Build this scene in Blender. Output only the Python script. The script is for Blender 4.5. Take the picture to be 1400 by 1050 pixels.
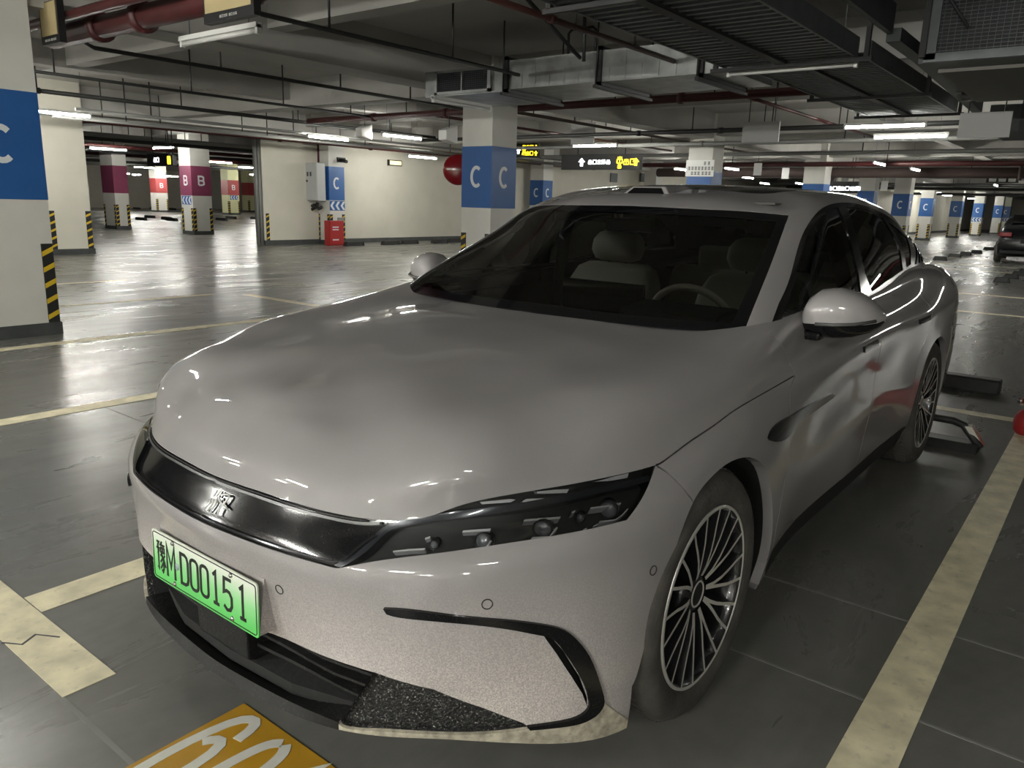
import bpy, bmesh, math, random
import numpy as np
from mathutils import Vector, Matrix
from mathutils.bvhtree import BVHTree
from mathutils.geometry import delaunay_2d_cdt

for o in list(bpy.data.objects):
    bpy.data.objects.remove(o)
SC = bpy.context.scene
COL = SC.collection
PI = math.pi
random.seed(7)

# ------------------------------------------------------------------ camera
# world: x = forward of the parked car, y = its left side, z up, origin under the front axle
CAM_P = np.array([1.8579, 1.6941, 1.3858])
YAW, PITCH, ROLL, FPX = 3.8016, 0.2310, 0.0301, 1058.81
_d = np.array([math.cos(YAW)*math.cos(PITCH), math.sin(YAW)*math.cos(PITCH), -math.sin(PITCH)])
_r = np.cross(_d, [0, 0, 1.0]); _r /= np.linalg.norm(_r)
_u = np.cross(_r, _d)
CR = math.cos(ROLL)*_r + math.sin(ROLL)*_u
CU = -math.sin(ROLL)*_r + math.cos(ROLL)*_u
CD = _d
cam = bpy.data.cameras.new('camera')
cam.sensor_width = 36.0
cam.lens = 36.0*FPX/1400.0
cam.clip_start = 0.05; cam.clip_end = 400
camo = bpy.data.objects.new('camera', cam); COL.objects.link(camo)
m = Matrix(((CR[0], CU[0], -CD[0], CAM_P[0]), (CR[1], CU[1], -CD[1], CAM_P[1]), (CR[2], CU[2], -CD[2], CAM_P[2]), (0, 0, 0, 1)))
camo.matrix_world = m
SC.camera = camo

def ray(px, py):
    return CR*((px-700)/FPX) + CU*((525-py)/FPX) + CD
def at(px, py, x=None, y=None, z=None):
    d = ray(px, py)
    if x is not None: t = (x-CAM_P[0])/d[0]
    elif y is not None: t = (y-CAM_P[1])/d[1]
    else: t = (z-CAM_P[2])/d[2]
    return CAM_P + d*t

# ------------------------------------------------------------------ world, exposure
w = bpy.data.worlds.new('garage_air'); SC.world = w; w.use_nodes = True
w.node_tree.nodes['Background'].inputs[0].default_value = (0.9, 0.95, 1.0, 1)
w.node_tree.nodes['Background'].inputs[1].default_value = 0.02
SC.view_settings.view_transform = 'Standard'
SC.view_settings.look = 'None'
SC.view_settings.gamma = 1.0
SC.view_settings.use_curve_mapping = False
SC.view_settings.exposure = 1.2
TUBE_POWER = 120.0      # strength of the lit tubes; the added front-aisle ones are boosted

# ------------------------------------------------------------------ materials
MATS = {}
def mat(name, col, rough=0.6, metal=0.0, spec=0.5, coat=0.0, coat_rough=0.05, noise=0.0, nscale=20.0, bump=0.0, bscale=60.0,
        speck=0.0, speck_col=(0.6, 0.6, 0.6), speck_scale=300, emit=None, estr=0.0, alpha=None, noise2=None, rnoise=0.0, mapping='Object'):
    if name in MATS: return MATS[name]
    m = bpy.data.materials.new(name); m.use_nodes = True
    nt = m.node_tree; b = nt.nodes['Principled BSDF']; L = nt.links
    b.inputs['Base Color'].default_value = (*col, 1)
    b.inputs['Roughness'].default_value = rough
    b.inputs['Metallic'].default_value = metal
    b.inputs['Specular IOR Level'].default_value = spec
    b.inputs['Coat Weight'].default_value = coat
    b.inputs['Coat Roughness'].default_value = coat_rough
    tc = nt.nodes.new('ShaderNodeTexCoord')
    src = None
    if noise > 0:
        n = nt.nodes.new('ShaderNodeTexNoise'); n.inputs['Scale'].default_value = nscale; n.inputs['Detail'].default_value = 5
        L.new(tc.outputs[mapping], n.inputs['Vector'])
        mr = nt.nodes.new('ShaderNodeMapRange'); mr.inputs[1].default_value = 0.3; mr.inputs[2].default_value = 0.7
        mr.inputs[3].default_value = 1-noise; mr.inputs[4].default_value = 1+noise
        L.new(n.outputs['Fac'], mr.inputs[0])
        mx = nt.nodes.new('ShaderNodeVectorMath'); mx.operation = 'SCALE'
        mx.inputs[0].default_value = col
        L.new(mr.outputs[0], mx.inputs['Scale'])
        src = mx.outputs[0]
        L.new(src, b.inputs['Base Color'])
        if rnoise > 0:
            m2 = nt.nodes.new('ShaderNodeMapRange'); m2.inputs[1].default_value = 0.3; m2.inputs[2].default_value = 0.7
            m2.inputs[3].default_value = max(0, rough-rnoise); m2.inputs[4].default_value = min(1, rough+rnoise)
            L.new(n.outputs['Fac'], m2.inputs[0]); L.new(m2.outputs[0], b.inputs['Roughness'])
    if speck > 0:
        n = nt.nodes.new('ShaderNodeTexNoise'); n.inputs['Scale'].default_value = speck_scale; n.inputs['Detail'].default_value = 2
        L.new(tc.outputs[mapping], n.inputs['Vector'])
        mr = nt.nodes.new('ShaderNodeMapRange'); mr.inputs[1].default_value = 0.60; mr.inputs[2].default_value = 0.74
        mr.inputs[3].default_value = 0; mr.inputs[4].default_value = speck
        L.new(n.outputs['Fac'], mr.inputs[0])
        mx = nt.nodes.new('ShaderNodeMix'); mx.data_type = 'RGBA'
        L.new(mr.outputs[0], mx.inputs[0])
        if src: L.new(src, mx.inputs[6])
        else: mx.inputs[6].default_value = (*col, 1)
        mx.inputs[7].default_value = (*speck_col, 1)
        src = mx.outputs[2]
        L.new(src, b.inputs['Base Color'])
    if bump > 0:
        n = nt.nodes.new('ShaderNodeTexNoise'); n.inputs['Scale'].default_value = bscale; n.inputs['Detail'].default_value = 4
        L.new(tc.outputs[mapping], n.inputs['Vector'])
        bp = nt.nodes.new('ShaderNodeBump'); bp.inputs['Strength'].default_value = bump; bp.inputs['Distance'].default_value = 0.01
        L.new(n.outputs['Fac'], bp.inputs['Height']); L.new(bp.outputs[0], b.inputs['Normal'])
    if emit is not None:
        b.inputs['Emission Color'].default_value = (*emit, 1); b.inputs['Emission Strength'].default_value = estr
    MATS[name] = m
    return m

def glass(name, tint, f0=0.06, rough=0.02, opacity=0.0, opcol=(0.01, 0.01, 0.01)):
    """clear pane: tinted see-through with a fresnel mirror coat"""
    if name in MATS: return MATS[name]
    m = bpy.data.materials.new(name); m.use_nodes = True
    nt = m.node_tree; nt.nodes.clear(); L = nt.links
    out = nt.nodes.new('ShaderNodeOutputMaterial')
    tr = nt.nodes.new('ShaderNodeBsdfTransparent'); tr.inputs[0].default_value = (*tint, 1)
    gl = nt.nodes.new('ShaderNodeBsdfGlossy'); gl.inputs[0].default_value = (1, 1, 1, 1); gl.inputs['Roughness'].default_value = rough
    fr = nt.nodes.new('ShaderNodeFresnel'); fr.inputs[0].default_value = 1.5
    mx = nt.nodes.new('ShaderNodeMixShader')
    L.new(fr.outputs[0], mx.inputs[0]); L.new(tr.outputs[0], mx.inputs[1]); L.new(gl.outputs[0], mx.inputs[2])
    last = mx
    if opacity > 0:
        df = nt.nodes.new('ShaderNodeBsdfDiffuse'); df.inputs[0].default_value = (*opcol, 1)
        m2 = nt.nodes.new('ShaderNodeMixShader'); m2.inputs[0].default_value = opacity
        L.new(mx.outputs[0], m2.inputs[1]); L.new(df.outputs[0], m2.inputs[2]); last = m2
    L.new(last.outputs[0], out.inputs[0])
    MATS[name] = m
    return m

# ------------------------------------------------------------------ object helpers
def link(name, me, material=None, parent=None):
    o = bpy.data.objects.new(name, me); COL.objects.link(o)
    if material is not None and len(me.materials) == 0: me.materials.append(material)
    if parent is not None: o.parent = parent
    return o
def empty(name, loc=(0, 0, 0), rz=0.0, label=None, cat=None, group=None):
    o = bpy.data.objects.new(name, None); COL.objects.link(o); o.location = loc; o.rotation_euler = (0, 0, rz)
    o.empty_display_size = 0.1
    return tag(o, label, cat, group)
def tag(o, label=None, cat=None, group=None, kind=None):
    if label: o['label'] = label
    if cat: o['category'] = cat
    if group: o['group'] = group
    if kind: o['kind'] = kind
    return o
class MB:
    """collects solids into one mesh"""
    def __init__(s): s.v = []; s.f = []; s.sm = []
    def add(s, vs, fs, smooth=False):
        n = len(s.v); s.v += [tuple(map(float, p)) for p in vs]; s.f += [tuple(i+n for i in q) for q in fs]; s.sm += [smooth]*len(fs)
        return s
    def box(s, a, b):
        x0, y0, z0 = [min(p, q) for p, q in zip(a, b)]; x1, y1, z1 = [max(p, q) for p, q in zip(a, b)]
        return s.add([(x0, y0, z0), (x1, y0, z0), (x1, y1, z0), (x0, y1, z0), (x0, y0, z1), (x1, y0, z1), (x1, y1, z1), (x0, y1, z1)],
              [(0, 3, 2, 1), (4, 5, 6, 7), (0, 1, 5, 4), (1, 2, 6, 5), (2, 3, 7, 6), (3, 0, 4, 7)])
    def tube(s, pts, r, n=8, caps=True):
        pts = [Vector(p) for p in pts]; N = len(pts)
        rr = r if isinstance(r, (list, tuple)) else [r]*N
        vs = []; fs = []
        prev = None
        for i, p in enumerate(pts):
            t = (pts[min(i+1, N-1)]-pts[max(i-1, 0)]).normalized()
            if prev is None:
                a = Vector((0, 0, 1)) if abs(t.z) < 0.9 else Vector((1, 0, 0))
                u = t.cross(a).normalized()
            else:
                u = (prev - t*prev.dot(t)).normalized()
            prev = u; w_ = t.cross(u)
            for k in range(n):
                an = 2*PI*k/n
                vs.append(p + (u*math.cos(an)+w_*math.sin(an))*rr[i])
        for i in range(N-1):
            for k in range(n):
                fs.append((i*n+k, i*n+(k+1) % n, (i+1)*n+(k+1) % n, (i+1)*n+k))
        s.add(vs, fs, n > 4)
        if caps:
            s.f.append(tuple(len(s.v)-len(vs)+k for k in range(n))[::-1]); s.sm.append(False)
            s.f.append(tuple(len(s.v)-n+k for k in range(n))); s.sm.append(False)
        return s
    def lathe(s, prof, n=32, M=None, smooth=True, closed=False):
        """prof: (r, h) along +z of M"""
        M = M or Matrix.Identity(4)
        vs = []; fs = []
        for r, h in prof:
            for k in range(n):
                a = 2*PI*k/n
                vs.append(M @ Vector((r*math.cos(a), r*math.sin(a), h)))
        P = len(prof)
        for i in range(P-1 if not closed else P):
            j = (i+1) % P
            for k in range(n):
                fs.append((i*n+k, i*n+(k+1) % n, j*n+(k+1) % n, j*n+k))
        return s.add(vs, fs, smooth)
    def prism(s, poly, a, b, M=None):
        """poly: 2d outline, extruded between heights a and b of M"""
        M = M or Matrix.Identity(4); n = len(poly)
        vs = [M @ Vector((p[0], p[1], a)) for p in poly]+[M @ Vector((p[0], p[1], b)) for p in poly]
        fs = [tuple(range(n))[::-1], tuple(range(n, 2*n))]+[(i, (i+1) % n, n+(i+1) % n, n+i) for i in range(n)]
        return s.add(vs, fs)
    def ribbon(s, pts, wd, a, b, M=None, closed=False):
        """flat stroke of width wd along 2d pts, thickness from a to b"""
        M = M or Matrix.Identity(4)
        P = [Vector((p[0], p[1])) for p in pts]; n = len(P)
        Ls = []; Rs = []
        for i in range(n):
            if closed: t0 = (P[i]-P[i-1]).normalized(); t1 = (P[(i+1) % n]-P[i]).normalized()
            else:
                t0 = (P[i]-P[i-1]).normalized() if i > 0 else (P[1]-P[0]).normalized()
                t1 = (P[i+1]-P[i]).normalized() if i < n-1 else t0
            nn = Vector((-(t0+t1).y, (t0+t1).x))
            if nn.length < 1e-6: nn = Vector((-t0.y, t0.x))
            nn.normalize()
            c = max(0.45, nn.dot(Vector((-t0.y, t0.x))))
            Ls.append(P[i]+nn*(wd/2/c)); Rs.append(P[i]-nn*(wd/2/c))
        vs = []
        for i in range(n):
            vs += [M @ Vector((*Ls[i], a)), M @ Vector((*Rs[i], a)), M @ Vector((*Ls[i], b)), M @ Vector((*Rs[i], b))]
        fs = []
        for i in range(n if closed else n-1):
            j = (i+1) % n; p = 4*i; q = 4*j
            fs += [(p+2, p+3, q+3, q+2), (p+1, p, q, q+1), (p, p+2, q+2, q), (p+3, p+1, q+1, q+3)]
        if not closed:
            fs += [(0, 1, 3, 2), (4*n-4, 4*n-2, 4*n-1, 4*n-3)]
        return s.add(vs, fs)
    def mesh(s, name):
        me = bpy.data.meshes.new(name); me.from_pydata(s.v, [], s.f)
        me.polygons.foreach_set('use_smooth', s.sm); me.update()
        return me
    def build(s, name, material, parent=None, fix=True, bevel=0.0):
        me = s.mesh(name)
        if fix:
            bm = bmesh.new(); bm.from_mesh(me); bmesh.ops.recalc_face_normals(bm, faces=bm.faces); bm.to_mesh(me); bm.free()
        o = link(name, me, material, parent)
        if bevel > 0:
            md = o.modifiers.new('bevel', 'BEVEL'); md.width = bevel; md.segments = 2; md.limit_method = 'ANGLE'
        return o
def copy_tree(o, parent=None):
    c = o.copy(); COL.objects.link(c)
    if parent is not None: c.parent = parent
    for ch in list(o.children): copy_tree(ch, c)
    return c
# ------------------------------------------------------------------ smooth surfaces from a net of control points
class Spline:
    def __init__(s, t):
        s.t = np.array(t, float); n = len(t); h = np.diff(s.t)
        A = np.zeros((n, n)); B = np.zeros((n, n)); A[0, 0] = A[-1, -1] = 1
        for i in range(1, n-1):
            A[i, i-1] = h[i-1]; A[i, i] = 2*(h[i-1]+h[i]); A[i, i+1] = h[i]
            B[i, i-1] = 6/h[i-1]; B[i, i] = -6/h[i-1]-6/h[i]; B[i, i+1] = 6/h[i]
        s.M = np.linalg.solve(A, B)
    def basis(s, x):
        x = np.asarray(x, float); t = s.t; n = len(t)
        i = np.clip(np.searchsorted(t, x, side='right')-1, 0, n-2)
        H = t[i+1]-t[i]; a = (t[i+1]-x); b = (x-t[i])
        I = np.eye(n)
        return (s.M[i]*((a**3/H-a*H)/6)[:, None] + s.M[i+1]*((b**3/H-b*H)/6)[:, None] + I[i]*(a/H)[:, None] + I[i+1]*(b/H)[:, None])
class Surf:
    """net[u][v] of 3d points for the half y>=0; ends are mirrored across y=0 where asked"""
    def __init__(s, net, mu0=True, mu1=True, mv1=True):
        net = np.array(net, float); F = np.array([1, -1, 1.])
        k = 2
        du = np.linalg.norm(np.diff(net, axis=0), axis=2).mean(1)
        dv = np.linalg.norm(np.diff(net, axis=1), axis=2).mean(0)
        tu = np.r_[0, np.cumsum(du)]; tv = np.r_[0, np.cumsum(dv)]
        s.umax = tu[-1]; s.vmax = tv[-1]; s.tu = tu.copy(); s.tv = tv.copy()
        if mv1:
            net = np.concatenate([net]+[net[:, -2-i:-1-i]*F for i in range(k)], 1); tv = np.r_[tv, [2*tv[-1]-tv[-2-i] for i in range(k)]]
        if mu0:
            net = np.concatenate([net[1+i:2+i]*F for i in reversed(range(k))]+[net], 0); tu = np.r_[[-tu[1+i] for i in reversed(range(k))], tu]
        if mu1:
            e = s.umax
            base = net
            net = np.concatenate([base]+[base[-2-i:(-1-i)]*F for i in range(k)], 0); tu = np.r_[tu, [2*e-tu[-2-i] for i in range(k)]]
        s.net = net; s.su = Spline(tu); s.sv = Spline(tv)
    def ev(s, u, v):
        Bu = s.su.basis(u); Bv = s.sv.basis(v)
        T = np.tensordot(Bu, s.net, (1, 0))
        return np.einsum('kj,kjc->kc', Bv, T)
    def nr(s, u, v, e=2e-3):
        u = np.asarray(u, float); v = np.asarray(v, float)
        a = s.ev(u+e, v)-s.ev(u-e, v); b = s.ev(u, v+e)-s.ev(u, v-e)
        n = np.cross(a, b); l = np.linalg.norm(n, axis=1, keepdims=True)
        return n/np.maximum(l, 1e-12)
    def tess(s, nu=260, nv=110, u0=-0.3):
        us = np.linspace(u0, s.umax, nu); vs = np.linspace(0, s.vmax, nv)
        U, V = np.meshgrid(us, vs, indexing='ij'); s.TU = U.ravel(); s.TV = V.ravel()
        P = s.ev(s.TU, s.TV); s.TP = P
        f = []
        for i in range(nu-1):
            for j in range(nv-1):
                a = i*nv+j; b = a+nv
                f.append((a, b, b+1)); f.append((a, b+1, a+1))
        s.TF = f
        s.bvh = BVHTree.FromPolygons([tuple(p) for p in P], f)
    def _uv(s, loc, idx):
        a, b, c = s.TF[idx]; A, B, Cc = s.TP[a], s.TP[b], s.TP[c]; p = np.array(loc)
        v0, v1, v2 = B-A, Cc-A, p-A
        d00, d01, d11, d20, d21 = v0@v0, v0@v1, v1@v1, v2@v0, v2@v1
        dn = d00*d11-d01*d01
        if abs(dn) < 1e-18: return np.array([s.TU[a], s.TV[a]])
        vv = (d11*d20-d01*d21)/dn; ww = (d00*d21-d01*d20)/dn; uu = 1-vv-ww
        return np.array([uu*s.TU[a]+vv*s.TU[b]+ww*s.TU[c], uu*s.TV[a]+vv*s.TV[b]+ww*s.TV[c]])
    def px(s, pts):
        """where the sight line through each outline point meets the surface"""
        out = []
        for q in pts:
            loc, n, i, d = s.bvh.ray_cast(Vector(CAM_P), Vector(ray(*q)).normalized())
            if loc is None:
                # grazing: nearest surface point to the sight line
                d_ = ray(*q); d_ /= np.linalg.norm(d_)
                w_ = s.TP-CAM_P; tt = w_@d_; dist = np.linalg.norm(w_-tt[:, None]*d_, axis=1)+(tt < 0)*99
                k = int(np.argmin(dist)); out.append(np.array([s.TU[k], s.TV[k]])); continue
            out.append(s._uv(loc, i))
        return np.array(out)
    def near(s, pts):
        out = []
        for q in pts:
            loc, n, i, d = s.bvh.find_nearest(Vector(q)); out.append(s._uv(loc, i))
        return np.array(out)
    def side(s, xz):
        out = []
        for x, z in xz:
            loc, n, i, d = s.bvh.ray_cast(Vector((x, 3, z)), Vector((0, -1, 0)))
            if loc is None: loc, n, i, d = s.bvh.find_nearest(Vector((x, 0.9, z)))
            out.append(s._uv(loc, i))
        return np.array(out)
def smooth2(pts, n=None, step=None):
    pts = np.array(pts, float)
    t = np.r_[0, np.cumsum(np.sqrt(np.linalg.norm(np.diff(pts, axis=0), axis=1)))]
    n = n or len(pts)*5
    return Spline(t).basis(np.linspace(0, t[-1], n))@pts
def inpoly(P, poly):
    x, y = P[:, 0], P[:, 1]; n = len(poly); r = np.zeros(len(P), bool); j = n-1
    for i in range(n):
        xi, yi = poly[i]; xj, yj = poly[j]
        c = ((yi > y) != (yj > y))
        with np.errstate(divide='ignore', invalid='ignore'):
            xs = (xj-xi)*(y-yi)/(yj-yi+1e-30)+xi
        r ^= c & (x < xs); j = i
    return r
def band(line, wd):
    """closed outline of constant width around an open uv line"""
    P = np.array(line, float); n = len(P); T = np.zeros_like(P)
    T[1:-1] = P[2:]-P[:-2]; T[0] = P[1]-P[0]; T[-1] = P[-1]-P[-2]
    T /= np.linalg.norm(T, axis=1, keepdims=True)+1e-12
    N = np.stack([-T[:, 1], T[:, 0]], 1)*wd/2
    return np.r_[P+N, (P-N)[::-1]]
def densify(poly, step, closed=True):
    out = []; n = len(poly)
    for i in range(n if closed else n-1):
        a = np.array(poly[i]); b = np.array(poly[(i+1) % n]); k = max(1, int(np.ceil(np.linalg.norm(b-a)/step)))
        for q in range(k): out.append(a+(b-a)*q/k)
    if not closed: out.append(np.array(poly[-1]))
    return np.array(out)
def cdt(polys, grid, lo, hi, step):
    """constrained triangulation of the uv rectangle (or of one outline) with every outline as edges"""
    V = []; E = []
    for pl in polys:
        pl = densify(pl, step); n0 = len(V); n = len(pl)
        V += [tuple(p) for p in pl]; E += [(n0+i, n0+(i+1) % n) for i in range(n)]
    if V and len(grid):
        PV = np.array(V); keep = np.ones(len(grid), bool)
        cell = {}
        rr = step*0.45
        for p in PV: cell.setdefault((int(p[0]//rr), int(p[1]//rr)), []).append(p)
        for gi, g in enumerate(grid):
            cx, cy = int(g[0]//rr), int(g[1]//rr)
            for ax in (-1, 0, 1):
                for ay in (-1, 0, 1):
                    for p in cell.get((cx+ax, cy+ay), ()):
                        if (p[0]-g[0])**2+(p[1]-g[1])**2 < rr*rr: keep[gi] = False
        grid = grid[keep]
    V += [tuple(p) for p in grid]
    r = delaunay_2d_cdt([Vector(p) for p in V], E, [], 0, 1e-6)
    VV = np.array([tuple(p) for p in r[0]]); FF = np.array([f for f in r[2] if len(f) == 3], int)
    a = VV[FF[:, 1]]-VV[FF[:, 0]]; b = VV[FF[:, 2]]-VV[FF[:, 0]]
    sg = a[:, 0]*b[:, 1]-a[:, 1]*b[:, 0]
    FF[sg < 0] = FF[sg < 0][:, ::-1]
    return VV, FF[np.abs(sg) > 1e-10]
def raw_mesh(name, P, F, N, wallV=None, wallF=None):
    """mesh with given vertex normals; wall faces flat"""
    P = list(map(tuple, P)); F = [tuple(map(int, f)) for f in F]; N = [tuple(n) for n in N]
    if wallV is not None and len(wallV):
        for quad in wallV:
            a, b, c, d = [np.array(q) for q in quad]
            n = np.cross(b-a, c-a); l = np.linalg.norm(n)
            if l < 1e-12: n = np.cross(c-a, d-a); l = np.linalg.norm(n)
            n = n/max(l, 1e-12); k = len(P)
            P += [tuple(a), tuple(b), tuple(c), tuple(d)]; N += [tuple(n)]*4; F.append((k, k+1, k+2, k+3))
    me = bpy.data.meshes.new(name); me.from_pydata(P, [], F)
    me.polygons.foreach_set('use_smooth', [True]*len(F)); me.update()
    me.normals_split_custom_set_from_vertices(N)
    return me
def mirror_data(P, F, N, W):
    f = np.array([1, -1, 1.])
    return P*f, F[:, ::-1], N*f, [[np.array(q)*f for q in quad[::-1]] for quad in W]
def region_data(S, VV, FF, offset=0.0, wall=None):
    """triangles of one region lifted by offset along the normal; wall: height at which side walls end"""
    used, inv = np.unique(FF, return_inverse=True); F = inv.reshape(-1, 3)
    uv = VV[used]; N = S.nr(uv[:, 0], uv[:, 1]); B = S.ev(uv[:, 0], uv[:, 1]); P = B+N*offset
    W = []
    if wall is not None:
        cnt = {}
        for t in F:
            for i in range(3):
                a, b = t[i], t[(i+1) % 3]; cnt[(a, b)] = cnt.get((a, b), 0)+1
        for (a, b) in list(cnt):
            if (b, a) not in cnt and not any(abs(uv[a, q_]-e_) < 1e-4 and abs(uv[b, q_]-e_) < 1e-4 for q_, e_ in ((0, 0), (0, S.umax), (1, S.vmax))):
                W.append([P[b], P[a], B[a]+N[a]*wall, B[b]+N[b]*wall])
    return P, F, N, W
def make(name, data, material, parent, both=False):
    """link one object; both=True joins the mirror image into the same object"""
    P, F, N, W = data
    if both:
        P2, F2, N2, W2 = mirror_data(P, F, N, W); n = len(P)
        P = np.r_[P, P2]; F = np.r_[F, F2+n]; N = np.r_[N, N2]; W = W+W2
    return link(name, raw_mesh(name, P, F, N, W, None), material, parent)
def make_pair(name, data, material, parent, labels=(None, None)):
    a = make(name, data, material, parent); b = make(name, mirror_data(*data), material, parent)
    return a, b
def patch_tris(S, poly, step=0.02):
    poly = densify(np.array(poly), step)
    lo = poly.min(0); hi = poly.max(0)
    nu = max(1, int((hi[0]-lo[0])/step)); nv = max(1, int((hi[1]-lo[1])/step))
    g = np.array([(lo[0]+(i+.5)*(hi[0]-lo[0])/nu, lo[1]+(j+.5)*(hi[1]-lo[1])/nv) for i in range(nu) for j in range(nv)])
    g = g[inpoly(g, poly)] if len(g) else g
    VV, FF = cdt([poly], g, lo, hi, step)
    c = VV[FF].mean(1)
    return VV, FF[inpoly(c, poly)]
def patch(S, poly, offset, wall, step=0.02):
    VV, FF = patch_tris(S, poly, step)
    return region_data(S, VV, FF, offset, wall)

# ------------------------------------------------------------------ the car: control nets
ST = 18   # stations along the plan outline, front centre -> left side -> rear centre
plan = {  # rail: list of (x, y, z) per station
 'bot': [(.908,0,.172),(.893,.25,.176),(.842,.475,.188),(.738,.638,.192),(.612,.778,.176),(.445,.895,.150),(.21,.935,.14),(-.10,.935,.16),(-.42,.925,.18),(-.80,.88,.18),(-1.5,.87,.18),(-2.2,.875,.18),(-2.7,.90,.19),(-3.1,.915,.20),(-3.5,.90,.22),(-3.85,.80,.24),(-3.99,.48,.25),(-4.03,0,.25)],
 'low': [(.872,0,.270),(.860,.25,.268),(.845,.475,.265),(.745,.642,.258),(.620,.780,.250),(.452,.903,.235),(.21,.948,.24),(-.10,.95,.265),(-.42,.942,.29),(-.80,.905,.29),(-1.5,.90,.29),(-2.2,.905,.29),(-2.7,.935,.30),(-3.1,.945,.31),(-3.5,.925,.33),(-3.88,.81,.35),(-4.03,.48,.36),(-4.07,0,.36)],
 'mid': [(.888,0,.40),(.876,.25,.40),(.838,.48,.395),(.757,.652,.39),(.630,.788,.385),(.455,.903,.38),(.205,.953,.39),(-.10,.957,.40),(-.42,.950,.42),(-.80,.928,.42),(-1.5,.915,.42),(-2.2,.92,.42),(-2.7,.950,.43),(-3.1,.957,.45),(-3.5,.940,.47),(-3.89,.82,.50),(-4.05,.48,.50),(-4.09,0,.50)],
 'wide': [(.916,0,.535),(.899,.25,.535),(.850,.48,.54),(.765,.66,.55),(.635,.790,.56),(.452,.897,.565),(.20,.952,.57),(-.10,.957,.58),(-.42,.951,.58),(-.80,.933,.57),(-1.5,.923,.57),(-2.2,.93,.57),(-2.7,.952,.58),(-3.1,.959,.60),(-3.5,.944,.63),(-3.89,.825,.66),(-4.04,.49,.66),(-4.08,0,.66)],
 'grille': [(.920,0,.605),(.900,.25,.605),(.842,.48,.612),(.745,.655,.638),(.608,.782,.664),(.430,.878,.682),(.18,.936,.70),(-.10,.950,.705),(-.42,.946,.715),(-.80,.928,.715),(-1.5,.922,.725),(-2.2,.928,.735),(-2.7,.948,.75),(-3.1,.955,.78),(-3.5,.938,.81),(-3.87,.82,.84),(-4.01,.49,.84),(-4.06,0,.84)],
 'edge': [(.868,0,.700),(.848,.25,.700),(.788,.465,.693),(.668,.635,.730),(.500,.755,.751),(.32,.835,.760),(.12,.885,.780),(-.10,.908,.822),(-.36,.916,.850),(-.80,.921,.872),(-1.5,.919,.884),(-2.2,.922,.897),(-2.7,.934,.915),(-3.1,.930,.945),(-3.5,.910,.970),(-3.83,.785,.98),(-3.98,.48,.985),(-4.03,0,.985)],
 'r1': [(.852,0,.748),(.832,.245,.748),(.772,.452,.747),(.664,.634,.797),(.486,.738,.814),(.308,.818,.832),(.11,.867,.852),(-.11,.892,.880),(-.37,.905,.902),(-.80,.889,.920),(-1.5,.885,.932),(-2.2,.885,.948),(-2.7,.888,.975),(-3.1,.885,1.035),(-3.5,.855,1.045),(-3.81,.75,1.04),(-3.95,.46,1.035),(-4.0,0,1.04)],
 'r2': [(.805,0,.803),(.787,.237,.805),(.728,.43,.808),(.630,.600,.858),(.448,.694,.882),(.270,.774,.908),(.085,.827,.926),(-.14,.857,.945),(-.39,.869,.970),(-.80,.866,1.018),(-1.5,.868,1.032),(-2.2,.855,1.058),(-2.7,.838,1.088),(-3.1,.815,1.095),(-3.5,.775,1.090),(-3.77,.69,1.075),(-3.90,.43,1.07),(-3.95,0,1.078)],
}
NAMES = ['bot', 'low', 'mid', 'wide', 'grille', 'edge', 'r1', 'r2']
XJ = [.60,.55,.47,.37,.25,.12,-.02,-.17,-.32,-.75,-1.5,-2.2,-2.7,-3.1,-3.40,-3.58,-3.66,-3.70]
def zc(x):
    return float(np.interp(x, [-3.7, -3.4, -3.1, -2.5, -.75, -.40, -.15, .1, .35, .60], [1.085, 1.085, 1.085, 1.06, 1.02, .998, .990, .975, .950, .898]))
net = []
for i in range(ST):
    col = [plan[k][i] for k in NAMES]
    e = np.array(plan['r2'][i]); J = np.array([XJ[i], 0, zc(XJ[i])])
    for fr, q in ((.30, .53), (.62, .86), (1.0, 1.0)):
        p = e+(J-e)*fr; p[2] = e[2]+(J[2]-e[2])*q; col.append(tuple(p))
    net.append(col)
BODY = Surf(net); BODY.tess()

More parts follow.
